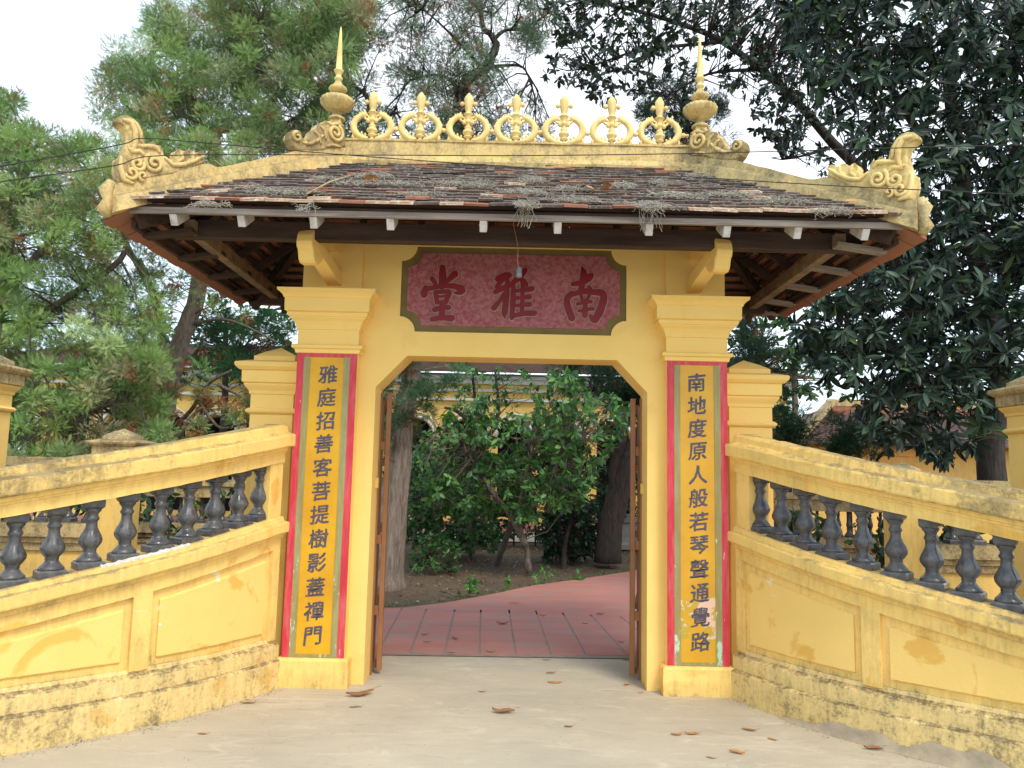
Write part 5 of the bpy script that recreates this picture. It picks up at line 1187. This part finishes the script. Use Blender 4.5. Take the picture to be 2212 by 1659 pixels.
# --- garden seen through the opening ------------------------------
SPAL = [(.060, .155, .038), (.090, .22, .050), (.035, .095, .030), (.15, .32, .07), (.06, .13, .06)]
def shrub(name, label, poly, n, y, dy, leafn, L, pal, wts, trunk, cat='shrub', gaps=(), tr=.03, group=None, frac=.8, bark='bark_p'):
    e = empty(name, (0, 0, 0)); tag(e, label, cat, group)
    C_ = sample_crown(poly, n, y, dy, gaps); broad_tree(C_, leafn, L, pal, wts, e, M['leaf'], LEAFS, 'foliage', 1.0)
    mb = MB(); sk_ = []
    for t in trunk: sk_.append(limb_tube(mb, T3(t), tr, tr*.4, 7))
    twigs_to(mb, sk_, C_, .006, frac); mb.build('trunk', M[bark], e); return e
shrub('young_tree', 'leafy young tree with thin forked trunk in the middle of the gateway view',
      [(890, 990), (930, 905), (990, 880), (1060, 850), (1090, 900), (1150, 880), (1180, 830), (1190, 800), (1240, 800), (1265, 850), (1330, 850), (1370, 890), (1340, 940), (1310, 985), (1290, 1030), (1270, 1060), (1250, 1110), (1200, 1100), (1130, 1130), (1080, 1110), (1000, 1120), (930, 1080), (900, 1050)],
      640, 6.4, 1.1, 9, .13, SPAL, (4, 4, 3, 2.2, 1), [[(1143, 1238, 6.2), (1136, 1180, 6.2), (1122, 1130, 6.2), (1128, 1060, 6.2), (1150, 960, 6.2)], [(1124, 1130, 6.2), (1170, 1060, 6.0), (1230, 960, 6)], [(1124, 1130, 6.2), (1060, 1060, 6.3), (1000, 960, 6.3)], [(1136, 1180, 6.2), (1105, 1120, 6.2), (1080, 1090, 6.2)]], 'tree',
      gaps=((1060, 885, 22), (940, 905, 16), (1155, 1020, 14), (1310, 1015, 20), (1070, 1080, 15), (1000, 925, 12)), tr=.055)
shrub('shrub', 'dark shrub mass left of the young tree inside the gate', [(865, 1000), (940, 960), (1040, 1060), (1080, 1110), (1080, 1190), (1000, 1190), (880, 1175)], 380, 8.2, .7, 9, .11, SPAL, (4, 1, 5, .3, 1), [[(892, 1210, 8), (896, 1150, 8), (900, 1100, 8)], [(938, 1205, 8), (940, 1140, 8), (930, 1080, 8)], [(1015, 1215, 8), (1015, 1150, 8)]], tr=.06)
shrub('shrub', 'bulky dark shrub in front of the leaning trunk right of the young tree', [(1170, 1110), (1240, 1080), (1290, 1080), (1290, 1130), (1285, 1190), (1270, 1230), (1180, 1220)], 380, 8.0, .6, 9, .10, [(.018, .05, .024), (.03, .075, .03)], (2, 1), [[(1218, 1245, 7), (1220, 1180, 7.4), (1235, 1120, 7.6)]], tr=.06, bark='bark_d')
shrub('shrub', 'low rounded bush beside the grey trunk just inside the gate', [(888, 1240), (890, 1180), (930, 1150), (985, 1165), (990, 1235)], 110, 6.2, .35, 9, .075, SPAL, (4, 3, 3, .8, 1), [[(920, 1245, 6.2), (925, 1200, 6.2)]], tr=.02)
shrub('shrub', 'sparse twiggy shrub with light leaves behind the top left of the young tree', [(990, 800), (1130, 795), (1180, 850), (1060, 900), (980, 880)], 90, 8.5, .8, 7, .10, SPAL, (2, 3, 1, 2, 1), [[(1040, 1180, 8.6), (1045, 1000, 8.6), (1030, 900, 8.6), (1020, 800, 8.5)], [(1045, 960, 8.6), (1075, 900, 8.6), (1070, 800, 8.6)], [(1035, 930, 8.6), (990, 890, 8.5), (960, 880, 8.5)]], tr=.06, bark='bark_d')
for i, (x, y_, r_, n_, lab) in enumerate(((1023, 1272, .15, 20, 'bright green seedling bush at the path edge, leftmost and largest'), (1097, 1262, .07, 6, 'tiny seedling between the two path-edge bushes'), (1165, 1250, .16, 14, 'upright pale green seedling at the foot of the young tree'), (1250, 1242, .07, 7, 'flat little seedling nearest the right gate leaf'), (1335, 1195, .10, 9, 'thin dark sprig beside the leaning trunk'))):
    b_ = atZ(x, y_+12); e = empty('seedling', tuple(b_)); tag(e, lab, 'small plant', 'seedlings along the path edge')
    C_ = RNG.normal(0, 1, (n_, 3))*np.array([r_*.5, r_*.4, r_*.5])+np.array([0, 0, r_*1.05]); C_[:, 2] = np.clip(C_[:, 2], .03, None)
    broad_tree(C_, 12, .045, [(.10, .26, .05), (.15, .34, .08), (.06, .16, .04)], (3, 3, 2), e, M['leaf'], LEAFS, 'foliage', 1.2)
    mb = MB(); twigs_to(mb, [np.array([[0, 0, 0.0], [0, 0, r_]])], C_, .003, 1); mb.build('stem', M['bark_p'], e)
# juniper with thick grey trunk just inside the left of the gateway
tJ = empty('juniper_tree', (0, 0, 0)); tag(tJ, 'juniper with thick fibrous grey trunk just inside the left gate leaf', 'tree', 'junipers behind the gate')
CJ = sample_crown([(800, 700), (900, 690), (1010, 780), (990, 830), (930, 860), (925, 940), (880, 960), (830, 990), (790, 960)], 75, 4.7, .7); conifer_clumps(CJ, .13, 130, .07, [(.085, .165, .075), (.06, .125, .06), (.11, .17, .085)], (4, 4, 2), parent=tJ, brown=.05)
mb = MB(); P = T3([(826, 1290, 4.67), (838, 1180, 4.67), (850, 1080, 4.67), (862, 990, 4.67), (872, 900, 4.7), (890, 800, 4.8), (900, 640, 4.8)])
P = catmull(P, 8); n = len(P); vs_ = []; seg = 28
for i, p in enumerate(P):
    r_ = .235-.115*min(1, i/(n*.75))+(.05 if i < 3 else 0)
    for k in range(seg):
        a = 2*PI*k/seg; rr = r_*(1+.10*math.sin(5*a+i*.12)+.05*math.sin(11*a-i*.10)); vs_.append((p[0]+rr*math.cos(a), p[1]+rr*math.sin(a), p[2]))
mb.add(vs_, [(i*seg+k, i*seg+(k+1) % seg, (i+1)*seg+(k+1) % seg, (i+1)*seg+k) for i in range(n-1) for k in range(seg)], 0, True)
sk = [P]; twigs_to(mb, sk, CJ, .010, .9)
for _ in range(26):
    a = np.array(T3([(930, 950, 5)])[0])+RNG.normal(0, .22, 3); b_ = a+RNG.normal(0, .22, 3); mb.tube([a, (a+b_)/2+RNG.normal(0, .04, 3), b_], [.006, .005, .002], 3, cap=False)
mb.build('trunk', M['bark_t'], tJ)
# forked leaning juniper on the right
tK = empty('juniper_tree', (0, 0, 0)); tag(tK, 'dark forked juniper trunk leaning right inside the right gate leaf', 'tree', 'junipers behind the gate')
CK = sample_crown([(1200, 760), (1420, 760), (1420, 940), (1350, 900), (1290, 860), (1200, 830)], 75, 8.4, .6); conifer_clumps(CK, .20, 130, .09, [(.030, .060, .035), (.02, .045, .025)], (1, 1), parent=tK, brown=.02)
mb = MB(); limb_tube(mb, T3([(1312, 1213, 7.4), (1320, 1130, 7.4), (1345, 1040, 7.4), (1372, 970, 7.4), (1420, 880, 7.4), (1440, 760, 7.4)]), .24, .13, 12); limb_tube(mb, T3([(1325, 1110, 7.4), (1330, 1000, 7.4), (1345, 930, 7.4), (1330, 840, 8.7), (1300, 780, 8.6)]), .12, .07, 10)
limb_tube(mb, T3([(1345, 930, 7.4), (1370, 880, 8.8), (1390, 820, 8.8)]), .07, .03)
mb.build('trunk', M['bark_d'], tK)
# prop pole
a = atZ(1072, 1222); b_ = atY(1120, 1090, 6.35); mb = MB(); mb.beam(tuple(a), (b_[0], b_[1], b_[2]), .085, .05); o = mb.build('wooden_prop', simple('grey_wood', (.16, .14, .13), (.09, .08, .075), 6, .85, (3, 3, .4)), None, bevel=.004); tag(o, 'grey wooden prop leaning on the young tree trunk', 'prop')
# strap-leaved plants
def strap_plant(c, label, n, L, w, spread=1.0, group='strap-leaved plants'):
    e = empty('strap_leaved_plant', tuple(c)); tag(e, label, 'plant', group); rn = random.Random(int(abs(c[0])*100))
    for k in range(n):
        a = rn.uniform(0, 2*PI); el = rn.uniform(.25, 1.25); Lk = L*rn.uniform(.7, 1.15); mb = MB(); K = 8; vs_ = []
        dx, dy = math.cos(a), math.sin(a)
        for i in range(K+1):
            t = i/K; rr = Lk*t*math.cos(el)*spread; z = Lk*(t*math.sin(el)-.55*t*t); ww = w*math.sin(PI*min(.97, .12+.85*t))**.7*(1 if t < .7 else (1-t)/.3*.85+.15)
            vs_ += [(dx*rr-dy*ww, dy*rr+dx*ww, z), (dx*rr, dy*rr, z-.25*ww), (dx*rr+dy*ww, dy*rr-dx*ww, z)]
        mb.add(vs_, [(i*3+j, i*3+j+1, i*3+j+4, i*3+j+3) for i in range(K) for j in (0, 1)], 0, True); mb.build('leaf', M['strap'], e)
    mb = MB(); mb.tube([(0, 0, -c[2]), (0, 0, .02)], [.05, .04], 7); mb.build('stem', M['bark'], e)
strap_plant(atY(8, 900, 1.6), 'strap-leaved plant drooping beside the outer post at the left edge', 26, .62, .022)
strap_plant(atY(-5, 700, 1.9), 'strap-leaved tuft showing above the left outer post cap', 16, .34, .018)
strap_plant(atY(50, 1260, -.6)*np.array([1, 1, 0])+np.array([0, 0, .45]), 'single-bladed plant poking up behind the left wing wall balusters', 7, .5, .03)
strap_plant(atY(2195, 960, 1.6), 'strap-leaved plant beside the outer post at the right edge', 20, .6, .02)
# far wood closing the view
CF_ = np.stack([RNG.uniform(-34, 34, 600), RNG.uniform(23, 27, 600), RNG.uniform(.2, 4.4, 600)], 1)
o = conifer_clumps(CF_, .75, 60, .34, [(.06, .11, .045), (.09, .15, .06), (.04, .08, .035)], (1, 1, 1), 'distant_trees', None, brown=0); tag(o, 'far belt of green trees behind the buildings', 'trees', kind='stuff')

# ------------------------------------------------------------------ small things
def dry_leaf(px, py, size_px, rot, mat, label, curl=.25, kind=0):
    p = atZ(px, py); sc = size_px*0.36*np.linalg.norm(p-CAM)/F_PX; rn = random.Random(px*7+py)
    mb = MB(); K = 8; vs_ = []
    for i in range(K+1):
        t = -1+2*i/K; w = .34*(1-abs(t)**2.2)**.8*(1+.15*rn.uniform(-1, 1)); zc_ = curl*(t*t*.6+.12*math.sin(4*t+px))+.04
        for j, q in enumerate((-1, -.5, 0, .5, 1)): vs_.append((t*sc, w*q*sc+.10*sc*math.sin(2.2*t+px), (zc_*.8+.26*curl*abs(q)**1.5*2*(1-.4*abs(t))+rn.uniform(-.02, .02))*sc))
    mb.add(vs_, [(i*5+j, i*5+j+1, i*5+j+6, i*5+j+5) for i in range(K) for j in range(4)], 0, True)
    mb.tube([(sc, 0, (curl*.9+.04)*sc), (1.25*sc, .04*sc, (curl*.9+.12)*sc), (1.5*sc, .02*sc, (curl+.1)*sc)], [.012*sc+.0006]*3, 4)
    o = mb.build('dry_leaf', mat); s_ = o.modifiers.new('thickness', 'SOLIDIFY'); s_.thickness = .0012
    o.location = (p[0], p[1], .002+(.012 if p[1] > .95 else 0)); o.rotation_euler = (rn.uniform(-.1, .1), 0, rot); tag(o, label, 'leaf', 'fallen leaves'); return o
L_, B_, P_ = M['litter'], M['litter2'], M['litterp']
for a in ((778, 1503, 80, .5, L_, 'largest curled brown leaf, by the foot of the left pillar', .35), (768, 1528, 34, .3, P_, 'pale leaf just in front of the large leaf by the left pillar', .15), (1087, 1541, 62, -.2, L_, 'V-curled brown leaf on the concrete in front of the opening', .5), (1228, 1571, 26, .2, L_, 'small dark leaf right of the V-curled one', .3),
          (1041, 1495, 20, .1, L_, 'tiny brown leaf in front of the threshold, left of centre', .2), (1198, 1475, 42, .12, B_, 'bright flat leaf lying along the threshold', .1), (1190, 1455, 28, .3, P_, 'two-toned curled leaf just behind the bright threshold leaf', .4), (1354, 1480, 26, .9, B_, 'orange leaf standing by the right gate leaf', .5),
          (1462, 1588, 34, .25, B_, 'orange leaf nearest the camera right of the opening', .3), (1495, 1587, 40, -.1, B_, 'orange leaf with long stalk in the right foreground', .3), (1618, 1578, 38, -.25, L_, 'reddish slim leaf near the right plinth', .2), (1669, 1598, 28, -.6, B_, 'spotted orange leaf near the right plinth', .15),
          (1592, 1628, 40, -.35, B_, 'curled orange leaf at the bottom right with a bent stalk', .45), (1536, 1638, 26, -.3, P_, 'pale leaf lowest in the right foreground', .2), (1384, 1497, 14, 0, B_, 'tiny orange leaf at the foot of the right jamb', .2), (536, 1520, 40, .25, P_, 'grey curled leaf beside the left plinth', .4), (437, 1586, 26, .1, L_, 'small red leaf lying on the left concrete', .1),
          (1085, 1351, 34, .05, L_, 'long dark leaf in the middle of the red slabs', .45), (982, 1383, 30, -.9, L_, 'brown leaf on edge on the third red slab', .4), (1172, 1333, 24, -.6, B_, 'orange leaf on the joint of the red slabs', .4), (917, 1375, 20, .2, L_, 'dark leaf on the left red slab, upper of two', .4), (923, 1390, 24, 0, P_, 'pale leaf on the left red slab, lower of two', .3),
          (976, 1413, 24, .3, P_, 'leaf on the front edge of the third red slab', .4), (1060, 1412, 26, -.2, P_, 'pale curled leaf on the front edge of the middle slab', .5), (1109, 1305, 28, .1, P_, 'pale leaf at the back of the red slabs', .2), (1296, 1330, 22, .1, L_, 'dark leaf at the upper right of the red path', .4), (1264, 1350, 18, 0, P_, 'pale leaf at the right of the red path', .3),
          (1341, 1391, 20, .2, L_, 'dark curled leaf near the right gate leaf on the red slabs', .4), (1179, 1426, 22, 0, L_, 'flat dark fragment just in front of the red slabs', .1), (1351, 1427, 18, -.4, L_, 'dark leaf by the right gate leaf on the threshold', .3), (1886, 1620, 44, -.3, L_, 'dark twisted leaf against the broken right plinth', .5), (1140, 1425, 12, 0, P_, 'smallest pale scrap in front of the red slabs', .2)):
    dry_leaf(*a[:6], curl=a[6])
# grit and crumbs gathered along the wall feet
mb = MB()
for side in (-1, 1):
    for i in range(520):
        s_ = RNG.uniform(-.02, 2.1); x, y = wpt(s_, -abs(RNG.normal(0, .045))-.006, side); q = float(RNG.uniform(.0015, .006)); mb.add([(x-q, y-q, 0), (x+q, y-q*.8, 0), (x+q*.3, y+q, 0), (x, y, q*1.1)], [(0, 1, 3), (1, 2, 3), (2, 0, 3)])
for i in range(500):
    x, y = RNG.uniform(-2.6, 2.6), RNG.uniform(-3.2, .8); q = float(RNG.uniform(.001, .0035)); mb.add([(x-q, y-q, 0), (x+q, y-q*.8, 0), (x+q*.3, y+q, 0), (x, y, q*1.1)], [(0, 1, 3), (1, 2, 3), (2, 0, 3)])
o = mb.build('grit', M['old']); tag(o, 'fine grit scattered on the pavement and along the wall feet', 'grit', kind='stuff')
# leaf litter on the soil
nL = 5200; yy = RNG.uniform(2.6, 11, nL); xx = RNG.uniform(-4, 4.5, nL)
slope_y = lambda x: np.interp(x, [-5, -1.45, -.72, .36, 1.0, 2.04, 4.5], [2.9, 3.0, 3.5, 5.0, 5.65, 6.8, 9.0])
k = (yy > slope_y(xx)+.1); xx, yy = xx[k], yy[k]; n = len(xx); a = RNG.uniform(0, 2*PI, n)
Dl = np.stack([np.cos(a), np.sin(a), RNG.normal(0, .2, n)], 1); Pl = np.stack([xx, yy, RNG.uniform(.0, .02, n)], 1)
me = cloud_mesh('leaf_litter', Pl, Dl, RNG.uniform(.03, .085, n), pick_cols(n, [(.26, .17, .11), (.16, .10, .06), (.38, .28, .20), (.10, .065, .045)], (3, 3, 1.6, 2)), LEAFS[0], LEAFS[1], M['leaf'], U=np.tile([0, 0, 1.0], (n, 1))+RNG.normal(0, .2, (n, 3)))
o = link(bpy.data.objects.new('leaf_litter', me)); tag(o, 'brown leaf litter scattered on the garden soil', 'leaf litter', kind='stuff')
nL = 2600; xx = RNG.uniform(-3.2, 3.5, nL); yy = slope_y(xx)+np.abs(RNG.normal(.06, .12, nL)); a = RNG.uniform(0, 2*PI, nL)
me = cloud_mesh('grass', np.stack([xx, yy, np.zeros(nL)], 1), np.stack([np.cos(a)*.6, np.sin(a)*.6, np.ones(nL)], 1), RNG.uniform(.012, .04, nL), pick_cols(nL, [(.10, .20, .05), (.20, .22, .09)], (1, 1)), LEAFS[0], LEAFS[1], M['leaf'], wscale=.5)
o = link(bpy.data.objects.new('grass', me)); tag(o, 'thin weeds fringing the red path', 'weeds', kind='stuff')
# dead branch at the path edge
mb = MB(); q = [atZ(*g6(x, y)) for x, y in ((555, 455), (620, 465), (660, 490), (720, 480))]; mb.tube([(p[0], p[1], .03) for p in q], [.010, .012, .012, .006], 5); mb.tube([(q[2][0], q[2][1], .03), (q[2][0]+.1, q[2][1]+.08, .05), (q[2][0]+.25, q[2][1]+.04, .03)], [.008, .006, .003], 5)
o = mb.build('dead_branch', M['bark_p']); tag(o, 'forked dead branch lying beside the leftmost seedling', 'branch')

# dry moss clumps on the roof
nrmF = Vector((0, -upF.z, upF.y))
def roof_pt(px, py):
    d = ray(px, py); n_ = np.array([0, -upF.z, upF.y]); p0 = np.array([0, EY0, EZ+.03]); t = ((p0-CAM)@n_)/(d@n_); return CAM+t*d
def moss(px, py, wpx, hpx, nst, label, hang=0.0):
    c = roof_pt(px, py); sx = wpx*.5*5.2/F_PX; sy = hpx*.5*5.2/F_PX*2.2; rn = random.Random(px+py); mb = MB()
    for i in range(int(nst*1.7)):
        q = Vector((c[0]+rn.gauss(0, sx*.5), c[1], c[2]))+upF*rn.gauss(0, sy*.45)+nrmF*rn.uniform(.004, .022); a = rn.uniform(0, 2*PI); P = []
        for k in range(6):
            P.append(tuple(q)); a += rn.gauss(0, 1.0); st_ = rn.uniform(.008, .020); q = q+XD*math.cos(a)*st_+upF*math.sin(a)*st_*.8+nrmF*rn.gauss(0, .006)
        mb.tube(P, rn.uniform(.0011, .0023), 3, cap=False)
    for i in range(int(hang)):
        q = Vector((c[0]+rn.gauss(0, sx*.35), EY0-.012, EZ+.035)); P = [(c[0]+rn.gauss(0, sx*.3), c[1], c[2]+.02), tuple(q)]; L = rn.uniform(.04, .17)
        for k in range(5): q = q+Vector((rn.gauss(0, .010), rn.gauss(0, .004), -L/5)); P.append(tuple(q))
        mb.tube(P, .0014, 3, cap=False)
    o = mb.build('dry_moss', M['moss']); tag(o, label, 'moss clump', 'dry grey moss clumps on the roof tiles')
for a in ((805, 385, 90, 14, 150, 'long moss patch under the left end of the ridge'), (700, 390, 60, 10, 70, 'thin moss strip above the roof twig'), (610, 420, 130, 16, 190, 'wide moss patch left of the fallen roof twig'), (545, 410, 60, 10, 60, 'small moss patch nearest the left hip'), (770, 400, 90, 12, 120, 'moss patch beside the right end of the roof twig'), (860, 402, 100, 12, 150, 'moss patch left of centre in mid slope'),
          (985, 402, 110, 10, 160, 'narrow moss band just left of centre'), (1040, 405, 70, 10, 110, 'moss band leading to the middle of the roof'), (905, 425, 80, 12, 110, 'low moss patch left of centre'), (1130, 420, 105, 15, 210, 'largest moss patch in the middle of the slope'), (1150, 393, 44, 20, 150, 'round moss tuft high in the middle of the roof'), (1345, 405, 50, 16, 130, 'round moss tuft right of centre'),
          (1228, 412, 60, 12, 90, 'moss patch between the middle patch and the right tuft'), (1240, 437, 110, 14, 150, 'low moss patch right of the middle'), (1423, 400, 40, 12, 90, 'small moss tuft high on the right'), (1440, 425, 80, 14, 130, 'moss patch above the hanging tuft'), (1500, 385, 60, 16, 110, 'moss tuft under the right end of the ridge'), (1490, 430, 90, 14, 140, 'low moss patch right of the hanging tuft'),
          (1580, 425, 110, 18, 180, 'wide moss patch on the right slope'), (1690, 440, 110, 16, 190, 'moss patch nearest the right hip'), (450, 445, 60, 8, 50, 'thin low moss wisp at the left corner'), (1800, 460, 120, 8, 90, 'thin moss fringe along the right eave')):
    moss(*a)
moss(1135, 446, 34, 16, 90, 'moss tuft hanging over the eave above the lamp flex', 20); moss(1405, 450, 70, 16, 150, 'moss tuft with long strands hanging over the eave at right', 24); moss(660, 452, 14, 6, 12, 'few moss strands hanging at the left bracket', 4)
mb = MB(); a, b_, c = roof_pt(662, 427), roof_pt(712, 402), roof_pt(757, 389); mb.tube([tuple(a+np.array([0, -.01, .02])), tuple(b_+np.array([0, -.01, .025])), tuple(c+np.array([0, -.01, .03]))], [.005, .007, .006], 6); o = mb.build('twig', M['twig']); tag(o, 'pale bent twig lying on the left of the roof', 'twig')
for i, (px, py, lab) in enumerate(((1838, 447, 'orange leaf near the right hip on the roof'), (1275, 420, 'orange leaf litter heap on the roof right of centre'), (1310, 414, 'orange leaf scrap right of the litter heap on the roof'), (803, 397, 'yellowish leaf on the left of the roof'))):
    p = roof_pt(px, py); mb = MB(); vs_ = [(-.06, 0, 0), (-.03, .022, .012), (.03, .026, .014), (.07, 0, .0), (.03, -.020, .008), (-.03, -.022, .006), (0, 0, .018)]; mb.add(vs_, [(0, 6, 1), (1, 6, 2), (2, 6, 3), (3, 6, 4), (4, 6, 5), (5, 6, 0)]); o = mb.build('dry_leaf', M['litter2']); o.location = tuple(p+np.array([0, -.02, .03])); o.rotation_euler = (.5, 0, i); tag(o, lab, 'leaf', 'fallen leaves')
# lamp holder on its flex
g5 = lambda X_, Y_: (829.5+.2578*X_, 483.9+.2578*Y_)
mb = MB(); P = [atY(*g5(1085, -60), -.66)]+[atY(*g5(x, y), -.66) for x, y in ((1088, 20), (1103, 90), (1118, 170), (1122, 240), (1118, 300), (1132, 372))]; P = catmull(P, 4); e = empty('lamp_holder', (0, 0, 0)); tag(e, 'grey empty lamp holder hanging on a pinkish flex in front of the name board', 'lamp holder')
mb.tube(P, .0028, 5); mb.build('flex', M['pinkwire'], e)
p = P[-1]; mb = MB(); mb.lathe([(.010, .010), (.017, .004), (.019, -.012), (.018, -.030), (.0205, -.032), (.0205, -.062), (.014, -.063)], tuple(p), 14); mb.build('socket', M['socket'], e)
# overhead cables
def cable(name, pts, label, r=.0035):
    mb = MB(); P = [atY(x, y, d) for x, y, d in pts]; mb.tube(catmull(P, 5), r, 4); o = mb.build(name, M['wire']); tag(o, label, 'cable', 'overhead cables crossing the roof')
cable('overhead_cable', [(-250, 400, -2.0), (0, 359, -1.9), (258, 313, -1.35), (310, 299, -1.25), (480, 312, -1.3), (777, 337, -1.4), (1130, 362, -1.5), (1470, 381, -1.5), (1800, 401, -1.6), (2074, 414, -1.7), (2450, 432, -1.9)], 'thin black cable sloping down across the roof tiles to the right')
cable('overhead_cable', [(-250, 440, -2.0), (0, 393, -1.9), (246, 358, -1.38), (350, 336, -1.3), (777, 335, -1.35), (1130, 336, -1.45), (1469, 332, -1.5), (1632, 328, -1.55), (2074, 316, -1.7), (2450, 308, -1.9)], 'thin black cable crossing level along the ridge beam')
